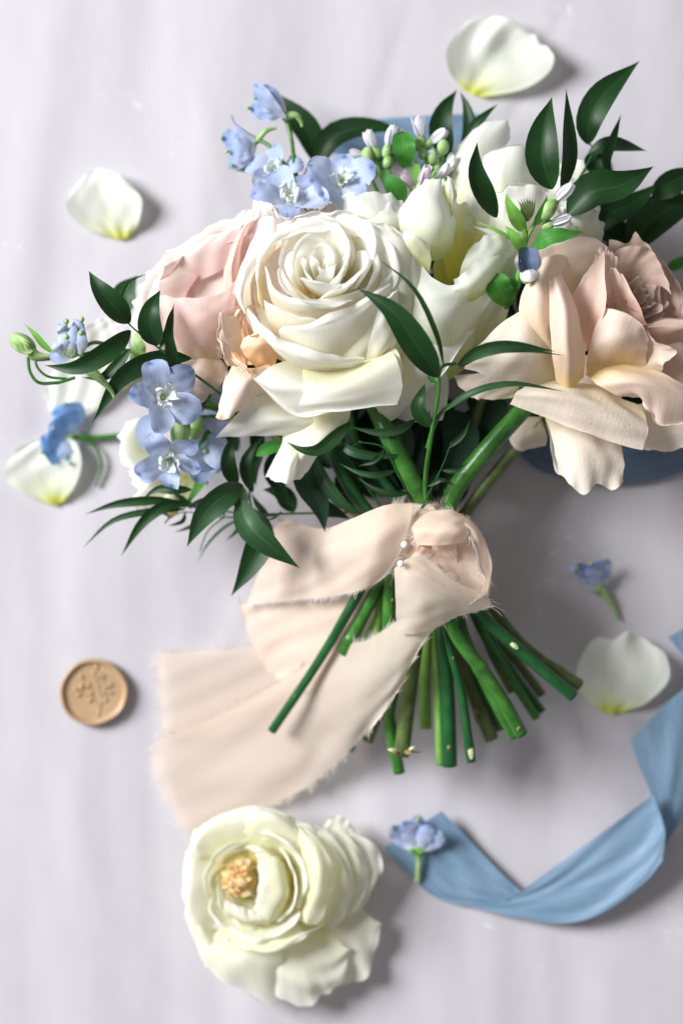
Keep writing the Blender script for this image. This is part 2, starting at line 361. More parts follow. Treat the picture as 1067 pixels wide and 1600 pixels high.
M['pink_edge'] = petal_mat('pale_pink_ruffled_petal', [(0, (.86, .64, .59)), (.5, (.90, .79, .73)), (1, (.92, .87, .82))], trans=.3, veins=.15, crepe=.1, mott=.04)
M['peach'] = petal_mat('peach_petal', [(0, (.88, .52, .22)), (.4, (.90, .64, .42)), (1, (.88, .72, .60))], trans=.3, veins=.15, crepe=.1, mott=.04)
M['peach_out'] = petal_mat('pale_peach_outer_petal', [(0, (.84, .66, .48)), (.5, (.86, .70, .60)), (.9, (.88, .74, .64)), (1, (.72, .48, .24))], trans=.25, veins=.2, crepe=.1, mott=.05)
M['lemon_pale'] = petal_mat('pale_lemon_outer_petal', [(0, (.86, .80, .30)), (.18, (.89, .88, .56)), (.45, (.90, .90, .74)), (1, (.91, .91, .82))], trans=.46, veins=.1, crepe=.12, mott=.05)
M['apricot'] = petal_mat('apricot_petaloid', [(0, (.92, .60, .18)), (.5, (.94, .74, .36)), (1, (.95, .86, .60))], trans=.5)
M['lemon'] = petal_mat('pale_lemon_petal', [(0, (.86, .58, .06)), (.13, (.88, .78, .30)), (.30, (.88, .88, .62)), (1, (.89, .90, .83))], trans=.44, veins=.2, crepe=.12, mott=.04)
M['loose'] = petal_mat('loose_white_petal', [(0, (.66, .68, .06)), (.05, (.76, .80, .30)), (.14, (.82, .87, .64)), (.34, (.85, .88, .78)), (1, (.88, .90, .85))], trans=.42, veins=.5, crepe=.14, vein_scale=(14, 1.1, 1), mott=.05)
M['stamen'] = plain_mat('orange_stamens', (.98, .70, .26), (.98, .90, .66), scale=500, rough=.7, trans=.6)
M['blue'] = petal_mat('delphinium_blue_sepal', [(0, (.76, .82, .90)), (.4, (.58, .67, .90)), (.85, (.42, .53, .86)), (1, (.26, .36, .72))], trans=.3, veins=.4, crepe=.1, tint=(.62, .70, .90), tintamt=.6, mott=.2, spot=(.06, .12, .30), vein_scale=(22, 1.6, 1))
M['blue_pale'] = petal_mat('pale_blue_sepal', [(0, (.74, .82, .80)), (.4, (.56, .66, .86)), (.85, (.36, .48, .84)), (1, (.24, .40, .60))], trans=.35, veins=.4, crepe=.1, tint=(.80, .84, .92), tintamt=.5, mott=.15, spot=(.10, .26, .30), vein_scale=(22, 1.6, 1))
M['blue_sky'] = petal_mat('sky_blue_sepal', [(0, (.52, .70, .90)), (.5, (.32, .54, .88)), (1, (.22, .44, .84))], trans=.3, veins=.3, crepe=.1, tint=(.36, .54, .86), tintamt=.5, mott=.15)
M['bee'] = petal_mat('white_floret_eye', [(0, (.55, .66, .40)), (.5, (.80, .86, .82)), (1, (.86, .90, .88))], trans=.3, veins=.3, crepe=.2)
M['lilac_bud'] = petal_mat('lilac_white_bud_petal', [(0, (.50, .58, .42)), (.3, (.76, .76, .82)), (.7, (.86, .86, .88)), (1, (.88, .88, .90))], trans=.3, veins=.3, crepe=.1, tint=(.66, .64, .80), tintamt=.3)
M['pink_bud'] = petal_mat('pink_lilac_bud_petal', [(0, (.60, .50, .52)), (.5, (.80, .66, .76)), (1, (.84, .76, .82))], trans=.3, veins=.3, crepe=.1, tint=(.44, .40, .70), tintamt=.5)
M['slate_bud'] = petal_mat('slate_blue_bud_petal', [(0, (.05, .08, .15)), (1, (.10, .14, .24))], trans=.15, veins=.3, crepe=.1)
M['bud_green'] = plain_mat('green_bud_skin', (.17, .36, .07), (.46, .60, .30), scale=300, rough=.5, trans=.15)
M['ruscus'] = leaf_mat('ruscus_leaf', (.003, .027, .005), (.010, .047, .010), (.030, .085, .024), rough=.46)
M['ruscus_soft'] = leaf_mat('ruscus_leaf_soft', (.012, .050, .016), (.024, .078, .026), (.06, .13, .05), rough=.45)
M['ruscus_deep'] = leaf_mat('matt_dark_leaf', (.003, .020, .008), (.006, .034, .013), (.012, .05, .02), rough=.75, trans=.02, vein=.2)  # near black and matt so that leaves in the gaps read as deep shade
M['fresh'] = leaf_mat('fresh_green_leaf', (.10, .30, .035), (.20, .45, .08), (.36, .55, .20), rough=.5, trans=.25, vein=.6)
M['fresh_dark'] = leaf_mat('mid_green_leaf', (.03, .17, .02), (.06, .26, .04), (.14, .34, .10), rough=.42, trans=.2, vein=.6)
M['stem'] = plain_mat('green_stem', (.012, .080, .009), (.060, .20, .030), rough=.28, stretch=(3, 9, 1), bump=.15)
M['stem_dark'] = plain_mat('dark_green_stem', (.006, .055, .014), (.018, .11, .028), rough=.27, stretch=(3, 9, 1), bump=.15)
M['stem_brown'] = plain_mat('olive_brown_stem', (.05, .07, .02), (.10, .15, .04), rough=.4, stretch=(4, 12, 1), bump=.25)
M['stem_lime'] = plain_mat('lime_green_stem', (.11, .27, .04), (.22, .42, .09), rough=.4, stretch=(3, 9, 1), bump=.15)
M['cut'] = plain_mat('cut_stem_pith', (.42, .46, .24), (.60, .62, .40), rough=.7, scale=700)
M['scar'] = plain_mat('brown_leaf_scar', (.12, .08, .03), (.34, .26, .11), rough=.7, scale=700)
M['chiffon'] = fabric_mat('peach_chiffon', (.85, .69, .57), (.88, .73, .615), trans=.40, wb=.3, clear=.06)
M['chiffon_pale'] = fabric_mat('pale_chiffon', (.83, .71, .61), (.86, .75, .66), trans=.45, wb=.3, clear=.17)
M['thread'] = plain_mat('frayed_thread', (.82, .74, .66), (.88, .82, .76), rough=.7, trans=.25)
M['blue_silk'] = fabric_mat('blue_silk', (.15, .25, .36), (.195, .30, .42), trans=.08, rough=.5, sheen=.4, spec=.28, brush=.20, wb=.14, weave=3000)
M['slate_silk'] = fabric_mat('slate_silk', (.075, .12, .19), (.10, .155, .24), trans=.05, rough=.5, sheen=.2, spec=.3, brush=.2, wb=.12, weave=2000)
M['pearl'] = plain_mat('pearl', (.86, .83, .80), (.92, .90, .88), rough=.12, scale=80, bump=0, spec=.8)

# ================================================================= the backdrop
def build_backdrop():
    m, nt, N, L, bs, out = nodes('painted_cloth')
    tc = N.new('ShaderNodeTexCoord')
    n1 = noise_tex(N, L, mapping(N, L, tc.outputs['Object'], (1, .35, 1)).outputs[0], 14, 4, .55)
    r1 = ramp(N, [(.25, (.468, .446, .482)), (.75, (.522, .502, .538))]); L.new(n1.outputs[0], r1.inputs[0])
    # streaky brush marks down the cloth
    n2 = noise_tex(N, L, mapping(N, L, tc.outputs['Object'], (1, .30, 1)).outputs[0], 150, 4, .6)
    r2 = ramp(N, [(.3, (.965,)*3), (.7, (1.02,)*3)]); L.new(n2.outputs[0], r2.inputs[0])
    ml = N.new('ShaderNodeMix'); ml.data_type = 'RGBA'; ml.blend_type = 'MULTIPLY'; ml.inputs[0].default_value = 1
    L.new(r1.outputs[0], ml.inputs[6]); L.new(r2.outputs[0], ml.inputs[7])
    # pale flecks of dry paint in a few patches
    n3 = noise_tex(N, L, tc.outputs['Object'], 330, 5, .7); r3 = ramp(N, [(.60, (0,)*3), (.66, (1,)*3)]); L.new(n3.outputs[0], r3.inputs[0])
    n4 = noise_tex(N, L, tc.outputs['Object'], 16, 2); r4 = ramp(N, [(.56, (0,)*3), (.66, (.55,)*3)]); L.new(n4.outputs[0], r4.inputs[0])
    mm = N.new('ShaderNodeMath'); mm.operation = 'MULTIPLY'; L.new(r3.outputs[0], mm.inputs[0]); L.new(r4.outputs[0], mm.inputs[1])
    mx = N.new('ShaderNodeMix'); mx.data_type = 'RGBA'; L.new(mm.outputs[0], mx.inputs[0]); L.new(ml.outputs[2], mx.inputs[6]); mx.inputs[7].default_value = (.78, .78, .80, 1)
    L.new(mx.outputs[2], bs.inputs['Base Color']); bs.inputs['Roughness'].default_value = .8; bs.inputs['Specular IOR Level'].default_value = .2
    b = N.new('ShaderNodeBump'); b.inputs['Strength'].default_value = .12; b.inputs['Distance'].default_value = .0005; L.new(n2.outputs[0], b.inputs['Height'])
    wv = noise_tex(N, L, tc.outputs['Object'], 1500, 2); b2 = N.new('ShaderNodeBump'); b2.inputs['Strength'].default_value = .15; b2.inputs['Distance'].default_value = .0002
    L.new(wv.outputs[0], b2.inputs['Height']); L.new(b.outputs[0], b2.inputs['Normal']); L.new(b2.outputs[0], bs.inputs['Normal'])
    # the cloth itself: soft vertical folds
    nx, ny = 420, 300
    X = np.linspace(-1500, 1500, nx); Y = np.linspace(-1500, 1500, ny)
    xx, yy = np.meshgrid(X, Y)
    rr = np.random.RandomState(3)
    z = np.zeros_like(xx)
    for k in range(16):
        lam = rr.uniform(70, 330); amp = lam*.0085; ph = rr.uniform(0, 6.28); b_ = rr.uniform(-.12, .12)
        z += amp*np.sin(2*math.pi*(xx+b_*yy)/lam+ph+1.3*np.sin(yy/rr.uniform(180, 500)+ph))*(.5+.5*np.sin(yy/rr.uniform(200, 600)+xx/700+ph))
    for k in range(26):      # short soft creases
        cx, cy, a = rr.uniform(-700, 700), rr.uniform(-950, 950), rr.uniform(-.5, .5)
        lx, ly = rr.uniform(10, 26), rr.uniform(60, 240)
        X_ = (xx-cx)*math.cos(a)+(yy-cy)*math.sin(a); Y_ = -(xx-cx)*math.sin(a)+(yy-cy)*math.cos(a)
        z += rr.choice([-1, 1])*rr.uniform(1.2, 3.2)*np.exp(-(X_/lx)**2-(Y_/ly)**2)
    z = z-z.max()*1.0
    z = z*.50
    V = np.stack([xx*S, yy*S, z*S], -1)
    o = netobj('backdrop_cloth', V, m); o['kind'] = 'structure'
    return o
build_backdrop()

# ================================================================= roses
def rose_petals(parent, centre, axis, spec, sc_=1.0, name='petal', seed=1):
    """petals wrapped round an axis. spec rows: dict(phi,R,z0,H,W,flare,lip,lipang,mat,spiral,point,ruf)"""
    q = Vector((0, 0, 1)).rotation_difference(Vector(axis).normalized()).to_matrix()
    c = P(*centre); Mx = np.array(q); rr = np.random.RandomState(seed)
    nu, nv = 26, 26
    u = np.linspace(-1, 1, nu)[None, :]; v = np.linspace(0, 1, nv)[:, None]
    for p in spec:
        R, H, W = p['R'], p['H'], p['W']
        top = 1-p.get('drop', .28)*np.abs(u)**p.get('dp', 2.6)+p.get('point', .03)*np.exp(-(u/.16)**2)
        top = top+p.get('ruf', .02)*(np.sin(u*p.get('rufn', 5)+rr.uniform(0, 6))+.6*np.sin(u*p.get('rufn', 5)*2.3+rr.uniform(0, 6)))
        t = v*top
        r = R*(p.get('r0', .30)+(1-p.get('r0', .30))*np.sin(np.clip(t*1.15, 0, 1)*math.pi/2))+p['flare']*np.clip(t, 0, None)**3
        z = p['z0']+H*t
        # rolled lip: past tc the sheet turns outward on a small circle
        rc = p['lip']*(.45+.55*np.clip(1-np.abs(u)**3, 0, 1)); tc = 1-p['lipang']*rc/H
        tcc = top-(1-tc)
        s = np.clip(t-tcc, 0, None)*H; a = s/rc
        z = np.where(s > 0, p['z0']+H*tcc+rc*np.sin(a), z); r = np.where(s > 0, R*(p.get('r0', .30)+(1-p.get('r0', .30))*np.sin(np.clip(tcc*1.15, 0, 1)*math.pi/2))+p['flare']*np.clip(tcc, 0, None)**3+rc*(1-np.cos(a))+0*a, r)
        ju = np.convolve(rr.uniform(-1, 1, nu), [.25, .5, .25], 'same')[None]
        z = z+v**6*ju*p['H']*.022
        wdt = W*(.50+.50*np.sin(np.clip(v, 0, 1)*math.pi*.62))
        th = p['phi']+u*wdt
        r = r+p.get('spiral', .12)*R*u+p.get('edge', .12)*R*np.abs(u)**5*v**2
        r = r+rr.uniform(.6, 1.2)*.035*R*np.sin(3*th+rr.uniform(0, 6)+2*v)
        z = z+.02*H*np.sin(4*u+rr.uniform(0, 6))*v
        X = np.stack([r*np.cos(th), r*np.sin(th), z+0*th], -1)*sc_
        G = X.reshape(-1, 3)@Mx.T*S+c
        netobj(name, G.reshape(nv, nu, 3), M[p['mat']], parent)

RG = 'flowers of the bouquet'
def build_white_rose():
    t = thing('white_rose', 'large creamy white rose in full bloom at the middle of the bouquet', 'rose', (560, 690, 150), RG)
    rr = np.random.RandomState(12); spec = []; phi = 2.2; n = 15
    for k in range(n):
        f = k/(n-1)
        phi += 2.3999+rr.uniform(-.4, .4)
        R = 5+58*f**1.05+rr.uniform(-2, 3)*f
        spec.append(dict(phi=phi, R=R, z0=-80-10*f, H=86+22*f**.6+rr.uniform(-4, 5), W=1.30+rr.uniform(-.15, .25), flare=(2+15*f**2.0), lip=1.0+5.0*f**1.2+rr.uniform(-.4, 2.0)*f, lipang=1.2+.9*f+rr.uniform(-.3, .3),
                         mat='whitein', spiral=rr.uniform(.10, .24), point=.02+.06*rr.rand(), drop=.34+.16*rr.rand(), dp=2.3, ruf=.02, rufn=2.5+3*rr.rand(), edge=.03+.05*f))
    rose_petals(t, (502, 412, 288), (-.06, .50, .85), spec, sc_=1.0, seed=3)
    I = M['whitein']
    patch(t, [[(412,385,232),(510,372,222),(606,385,232)], [(396,465,236),(505,470,216),(612,465,236)], [(428,548,232),(510,572,222),(590,540,232)]], I)
    patch(t, [[(440,560,222),(500,570,226)], [(420,505,252),(480,525,258)], [(412,468,262),(446,492,268),(500,500,268)]], I, lip=-3)
    patch(t, [[(455,500,222),(510,515,226),(565,500,224)], [(424,470,258),(480,498,266),(570,478,258)], [(414,415,272),(428,462,284),(466,478,290),(518,474,292),(572,452,284)]], I, lip=-6, nu=32)
    patch(t, [[(560,500,222),(600,470,222)], [(570,475,262),(600,430,256),(585,385,250)], [(562,462,284),(582,432,288),(580,395,282),(556,362,272)]], I, lip=6, nu=28)
    patch(t, [[(420,500,215),(430,430,215)], [(404,470,250),(402,420,252),(440,372,246)], [(402,440,268),(412,400,274),(446,366,266),(490,350,262)]], I, lip=-6, nu=28)
    patch(t, [[(450,420,225),(560,420,225)], [(440,380,250),(500,362,248),(566,380,250)], [(442,372,266),(480,356,270),(530,354,270),(572,374,264)]], I, lip=5, nu=28)
    W = M['white']
    # the outer cup, petal by petal
    patch(t, [[(470,570,205),(540,590,205),(600,560,210)], [(520,560,240),(565,560,246),(612,520,238)], [(556,520,266),(590,500,272),(640,455,256)], [(572,470,282),(604,440,284),(640,410,262)]], W, lip=-5, ruf=1.5)
    patch(t, [[(560,590,208),(600,575,210)], [(572,555,252),(600,548,262),(628,520,248)], [(580,520,276),(604,505,282),(630,490,262)], [(592,480,286),(610,462,286),(624,455,270)]], W, lip=4)
    patch(t, [[(420,540,200),(410,480,200),(430,420,205)], [(392,510,235),(384,460,240),(410,400,238)], [(384,490,258),(380,450,262),(398,405,262),(440,366,256)]], W, lip=-7, nu=30)
    patch(t, [[(440,575,205),(500,590,205),(560,575,208)], [(440,545,246),(510,556,256),(588,530,244)], [(436,520,266),(500,520,286),(560,500,292),(604,462,284)], [(440,512,272),(490,512,292),(540,492,300),(590,462,298),(610,446,288)]], W, lip=-8, nu=34)
    patch(t, [[(430,560,200),(510,596,200),(575,585,205)], [(398,520,246),(470,572,256),(572,572,240)], [(386,484,262),(402,514,276),(440,548,284),(500,566,284),(570,562,262)]], W, lip=-9, nu=36, ruf=1.2)
    patch(t, [[(590,520,220),(600,440,225),(585,380,230)], [(612,500,246),(622,430,256),(600,372,252)], [(612,470,262),(612,420,282),(596,378,276),(560,346,262)]], W, lip=7, nu=30)
    m = M['white']
    patch(t, [[(455,560,225),(520,580,215),(590,550,220)], [(425,572,262),(520,600,268),(618,546,258)], [(402,588,264),(440,606,276),(540,612,278),(628,572,264)], [(396,592,256),(465,645,248),(545,629,252),(623,627,248)]], m, lip=-4)
    patch(t, [[(470,570,232),(530,575,230),(600,540,230)], [(476,600,280),(540,598,290),(620,560,274)], [(468,630,280),(540,622,290),(628,600,272)], [(466,646,270),(540,634,276),(622,630,264)]], m, lip=-4)
    patch(t, [[(420,600,200),(480,640,190),(540,635,200)], [(385,630,222),(440,655,225),(500,665,205)], [(337,684,215),(380,682,205),(435,680,200),(470,690,195)]], m, lip=3)
    patch(t, [[(545,620,200),(500,640,205),(445,650,190)], [(545,655,200),(495,690,225),(440,690,195)], [(505,700,200),(470,715,226),(430,715,198)], [(482,735,196),(462,750,212),(440,754,215),(415,746,195)]], m, ruf=3)
    patch(t, [[(480,690,205),(465,700,215),(450,690,205)], [(470,720,214),(455,722,236),(440,716,214)], [(458,752,212),(448,755,226),(430,752,212)]], m)
    patch(t, [[(600,540,215),(620,600,205),(590,620,200)], [(670,530,238),(640,600,238),(590,640,205)], [(737,517,232),(690,582,225),(640,628,210),(600,656,203)]], m, lip=2)
    patch(t, [[(640,570,200),(600,590,200),(570,600,200)], [(660,600,205),(620,620,218),(575,630,200)], [(640,625,200),(608,655,205),(575,635,195)]], m, lip=2)
    patch(t, [[(660,560,190),(620,580,190)], [(700,590,195),(640,630,202),(600,620,195)], [(692,656,190),(650,659,195),(610,652,190)]], M['green_white'])
    patch(t, [[(585,580,200),(610,590,205),(645,575,195)], [(592,480,258),(628,480,268),(655,490,240)], [(575,390,272),(622,385,280),(660,405,252)], [(560,348,262),(600,355,272),(650,380,258)]], m, lip=3, ruf=2)
    patch(t, [[(590,590,215),(620,590,212)], [(600,520,262),(635,530,240)], [(606,470,282),(640,480,250)], [(598,430,284),(622,420,272)]], m, lip=-6)
    patch(t, [[(430,560,190),(400,500,200)], [(420,470,215),(395,430,215)], [(450,360,240),(410,380,230)], [(478,338,240),(430,352,235)]], M['pink_edge'], lip=3)
    patch(t, [[(480,430,200),(560,430,200)], [(450,370,240),(520,355,250),(580,370,240)], [(448,350,240),(480,338,248),(540,336,248),(575,352,240)]], m, lip=5, ruf=2)
    return t

def build_garden_rose():
    t = thing('garden_rose', 'ruffled white garden rose with an open yellow green throat, right of the large creamy rose', 'rose', (690, 590, 110), RG)
    g, c = M['green_white'], M['cup_yellow']
    patch(t, [[(540,380,180),(600,395,180),(640,380,180)], [(520,340,212),(580,340,240),(640,345,215)], [(518,312,205),(550,302,215),(590,299,220),(628,312,210)]], g, ruf=4)
    patch(t, [[(560,390,200),(600,400,205),(650,390,200)], [(545,350,220),(600,345,245),(645,350,225)], [(560,322,215),(590,330,228),(606,318,224),(640,335,215)]], g, ruf=4)
    patch(t, [[(700,450,190),(760,450,190)], [(690,370,215),(730,360,210),(765,390,215)], [(700,318,222),(728,318,226),(752,345,222)]], c, ruf=3)
    patch(t, [[(680,450,200),(705,460,198),(735,440,200)], [(678,410,168),(705,405,155),(742,405,180)], [(698,366,205),(720,360,208),(748,372,214)]], c)
    patch(t, [[(690,400,170),(704,400,168)], [(684,380,195),(704,372,198)], [(700,352,218),(714,352,218)]], c, ruf=3)
    patch(t, [[(638,404,225),(668,412,228),(704,394,220)], [(623,362,235),(650,362,285),(690,364,290),(712,362,232)], [(628,320,235),(655,316,284),(690,320,282),(710,338,236)], [(652,292,240),(668,281,256),(684,281,256),(704,302,240)]], g, ruf=3, wobble=2.5)
    patch(t, [[(684,300,262),(700,320,262),(704,340,258)], [(696,285,262),(706,300,265),(712,330,258)], [(698,276,258),(706,280,260),(714,305,255)]], g, ruf=2)
    patch(t, [[(628,420,240),(672,428,255)], [(620,386,262),(645,376,284),(672,390,274)], [(626,366,262),(645,359,272),(664,366,268)]], g, ruf=2, lip=2)
    patch(t, [[(715,460,225),(745,460,220),(780,450,205)], [(722,412,240),(765,402,250),(812,400,222)], [(735,386,238),(765,368,248),(806,370,226)]], g, ruf=4, rufn=2)
    patch(t, [[(640,575,150),(690,600,150),(740,560,150)], [(606,510,212),(690,522,258),(762,500,205)], [(620,450,238),(690,470,278),(755,450,252),(795,430,215)], [(642,395,245),(668,424,262),(692,440,270),(712,446,272),(735,426,264),(762,404,252),(800,382,224)]], g, ruf=3, rufn=2.5, wobble=2.5, nu=34, nv=30)
    patch(t, [[(700,470,265),(740,470,258),(790,430,222)], [(712,452,276),(745,440,272),(792,405,236)], [(708,438,270),(740,412,262),(790,376,234)]], g, ruf=4, rufn=2.2, nu=28)
    patch(t, [[(600,600,170),(645,580,170)], [(582,490,222),(622,480,254),(668,490,244)], [(590,400,235),(615,392,258),(640,400,268),(660,420,258)], [(585,345,236),(604,352,248),(632,374,256),(650,392,256)]], g, ruf=2, lip=2)
    patch(t, [[(760,400,222),(800,410,215)], [(765,372,240),(806,384,228)], [(738,352,238),(772,360,242),(806,362,232)]], g, ruf=5)
    patch(t, [[(760,420,180),(800,420,175)], [(742,370,200),(775,360,212),(805,372,200)], [(735,330,204),(752,312,212),(775,318,214),(792,340,204)]], g, ruf=5, rufn=2.4, nu=28)
    patch(t, [[(720,400,190),(760,400,185)], [(722,350,212),(745,340,222),(768,352,210)], [(728,312,208),(744,300,216),(762,306,210)]], g, ruf=4, rufn=2.4, nu=28)
    patch(t, [[(770,560,150),(735,560,160)], [(795,480,195),(770,490,215),(745,500,222)], [(818,425,205),(800,420,222),(782,432,232)], [(822,402,204),(806,394,218),(792,398,226)]], g, ruf=4, rufn=2, nu=24)
    return t

def build_back_rose():
    t = thing('cabbage_rose', 'broad smooth white rose at the back of the bouquet, under the upright dark leaves', 'rose', (830, 400, 70), RG)
    g = M['green_white']; w_ = M['white']
    patch(t, [[(860,400,90),(900,390,90),(930,370,90)], [(860,310,130),(915,305,150),(955,320,120)], [(862,262,130),(900,248,142),(930,256,142),(952,278,128)]], M['lemon'], ruf=4)
    patch(t, [[(730,390,110),(770,390,110),(810,380,110)], [(688,315,145),(735,325,190),(790,330,180)], [(698,252,150),(738,240,186),(782,250,170)], [(738,203,148),(765,189,156),(790,191,156),(798,214,146)]], g, ruf=2, lip=-4)
    patch(t, [[(760,380,140),(810,380,140),(860,360,140)], [(734,305,172),(790,300,218),(858,300,180)], [(740,255,172),(780,233,196),(820,231,198),(858,262,172)]], g, ruf=2, lip=2)
    patch(t, [[(850,390,150),(880,400,150),(920,390,150)], [(850,320,178),(890,315,192),(935,335,172)], [(850,285,178),(885,272,186),(915,290,180),(938,318,170)]], g, ruf=4)
    patch(t, [[(780,400,185),(820,415,185),(865,405,185)], [(768,345,212),(810,342,246),(862,345,220)], [(770,310,212),(792,293,226),(828,291,228),(862,302,215)]], w_, ruf=3, lip=2)
    patch(t, [[(855,410,185),(895,415,180),(935,405,165)], [(855,355,205),(900,348,222),(942,365,188)], [(862,322,200),(893,310,212),(925,326,202),(944,352,184)]], g, ruf=5, rufn=2.5, nu=30)
    patch(t, [[(850,410,195),(885,410,190)], [(845,370,212),(880,360,228),(915,372,205)], [(852,345,208),(880,335,218),(905,348,208),(918,372,198)]], g, ruf=5, nu=26)
    patch(t, [[(840,390,200),(870,400,200)], [(830,350,220),(862,340,232),(885,355,220)], [(835,322,215),(860,316,222),(884,330,215)]], w_, ruf=4)
    return t

def build_blush_rose():
    t = thing('blush_rose', 'large blush beige rose with folded back petals at the right edge of the bouquet', 'rose', (900, 640, 140), RG)
    b, p, d, c = M['blush'], M['blush_pink'], M['blush_shaded'], M['blush_cream']
    patch(t, [[(860,650,140),(840,640,140)], [(800,655,148),(820,690,155),(855,690,145)], [(793,680,142),(808,704,146),(838,698,146)]], M['blush_cream'])
    patch(t, [[(950,640,180),(1060,620,180)], [(970,680,192),(1085,665,192)], [(985,697,186),(1035,706,190),(1095,692,188)]], c, ruf=3)
    # hanging petals
    patch(t, [[(850,640,190),(870,640,190),(890,640,190)], [(858,690,205),(868,692,196),(905,700,200)], [(866,735,205),(874,742,206),(905,752,200)]], M['green_white'])
    patch(t, [[(850,645,196),(905,645,208),(968,680,198)], [(866,702,212),(912,705,230),(974,722,210)], [(873,742,206),(892,757,214),(912,773,218),(932,757,214),(955,763,208),(972,755,204)]], c, ruf=3, nu=26)
    # left wing
    patch(t, [[(875,520,205),(885,565,205),(870,605,195)], [(822,484,235),(832,550,258),(818,604,222)], [(776,512,240),(780,555,262),(780,594,232)], [(738,546,234),(730,562,238),(724,575,234)]], c, ruf=2, wobble=3, nu=26, nv=30)
    patch(t, [[(810,580,180),(810,622,180)], [(760,582,196),(755,624,198)], [(708,588,200),(720,606,204),(738,622,200)]], c)
    # ruffled half turned away from the window, its shade put into the petal colour
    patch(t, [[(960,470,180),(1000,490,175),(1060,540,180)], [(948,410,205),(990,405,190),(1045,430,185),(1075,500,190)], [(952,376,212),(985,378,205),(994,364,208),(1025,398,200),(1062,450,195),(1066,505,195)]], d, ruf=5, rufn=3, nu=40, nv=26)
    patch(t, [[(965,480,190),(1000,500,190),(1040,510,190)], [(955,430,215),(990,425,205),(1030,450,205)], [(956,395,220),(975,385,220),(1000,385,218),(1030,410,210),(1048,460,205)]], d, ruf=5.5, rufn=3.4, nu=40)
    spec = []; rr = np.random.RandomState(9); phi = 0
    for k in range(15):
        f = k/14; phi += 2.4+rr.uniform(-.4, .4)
        spec.append(dict(phi=phi, R=5+34*f, z0=-60, H=62+6*rr.rand()-8*f, W=.85+.3*rr.rand(), flare=3+14*f, lip=1.6+2*f, lipang=1.0+rr.rand(), mat='blush_shaded', spiral=.1, point=.06, drop=.3, ruf=.06, rufn=7, edge=.1))
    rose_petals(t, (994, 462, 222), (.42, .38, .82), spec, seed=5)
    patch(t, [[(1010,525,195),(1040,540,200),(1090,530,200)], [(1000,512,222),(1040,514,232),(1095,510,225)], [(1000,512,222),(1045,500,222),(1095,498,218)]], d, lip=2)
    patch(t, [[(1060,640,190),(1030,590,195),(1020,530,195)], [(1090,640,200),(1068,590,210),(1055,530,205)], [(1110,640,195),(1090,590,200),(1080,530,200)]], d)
    # top back petal, brown in its own shade
    patch(t, [[(855,480,185),(905,490,180),(945,465,190)], [(838,425,215),(890,432,224),(942,420,222)], [(840,392,232),(885,378,246),(925,374,244),(950,386,236)]], b, lip=-3)
    patch(t, [[(925,440,240),(945,470,235)], [(930,405,250),(950,420,246)], [(926,398,250),(940,385,254),(952,390,250)]], b, ruf=3)
    patch(t, [[(944,500,225),(956,480,225)], [(946,450,250),(960,440,240)], [(942,405,252),(954,395,250),(963,402,246)]], p, ruf=1)
    patch(t, [[(884,575,210),(866,562,215)], [(876,510,232),(846,505,266),(818,505,240)], [(872,445,240),(844,440,272),(812,470,242)], [(884,400,240),(856,400,254),(832,418,240)]], b, lip=2)
    patch(t, [[(908,552,222),(917,548,232)], [(892,490,222),(914,500,232),(943,490,268)], [(895,460,232),(920,445,238),(945,435,268)], [(912,430,232),(928,408,244),(943,392,258)]], p, nu=24)
    patch(t, [[(942,515,215),(975,530,212),(1016,522,215)], [(942,465,238),(970,468,234),(998,478,248)], [(946,432,250),(957,421,254),(973,430,254)]], p, ruf=1.5, lip=-2)
    patch(t, [[(915,585,222),(960,580,218),(1008,585,222)], [(920,540,256),(962,535,276),(1010,548,250)], [(942,482,264),(972,488,276),(998,506,272),(1012,530,258)]], b, lip=2, ruf=1)
    patch(t, [[(960,585,225),(1000,590,228),(1035,585,225)], [(1006,522,258),(1012,545,240),(1035,570,250)], [(1012,522,262),(1034,538,262),(1058,549,258),(1046,562,252)]], b, ruf=2)
    patch(t, [[(862,595,205),(920,600,222),(1000,635,215)], [(812,608,246),(900,622,268),(1012,665,240)], [(797,632,240),(870,656,254),(950,688,248),(1004,702,236)]], c, lip=-3, wobble=3, nu=30, nv=26)
    patch(t, [[(914,585,232),(950,572,240),(1000,572,238)], [(932,600,272),(980,588,296),(1050,590,276)], [(960,616,272),(1000,606,298),(1067,620,280),(1100,630,260)], [(986,622,262),(1004,620,276),(1012,636,274),(1040,662,262),(1095,650,250)]], b, lip=-3, ruf=2, nu=30)
    patch(t, [[(870,560,196),(870,620,196)], [(915,555,200),(915,625,204)], [(970,560,200),(970,630,206)]], b)
    # tall folded petal standing in front
    patch(t, [[(868,594,240),(888,607,252),(912,590,240)], [(862,550,256),(885,555,296),(913,550,262)], [(857,485,262),(880,482,300),(902,488,266)], [(857,443,262),(866,432,270),(877,427,264)]], b, wobble=1)
    return t

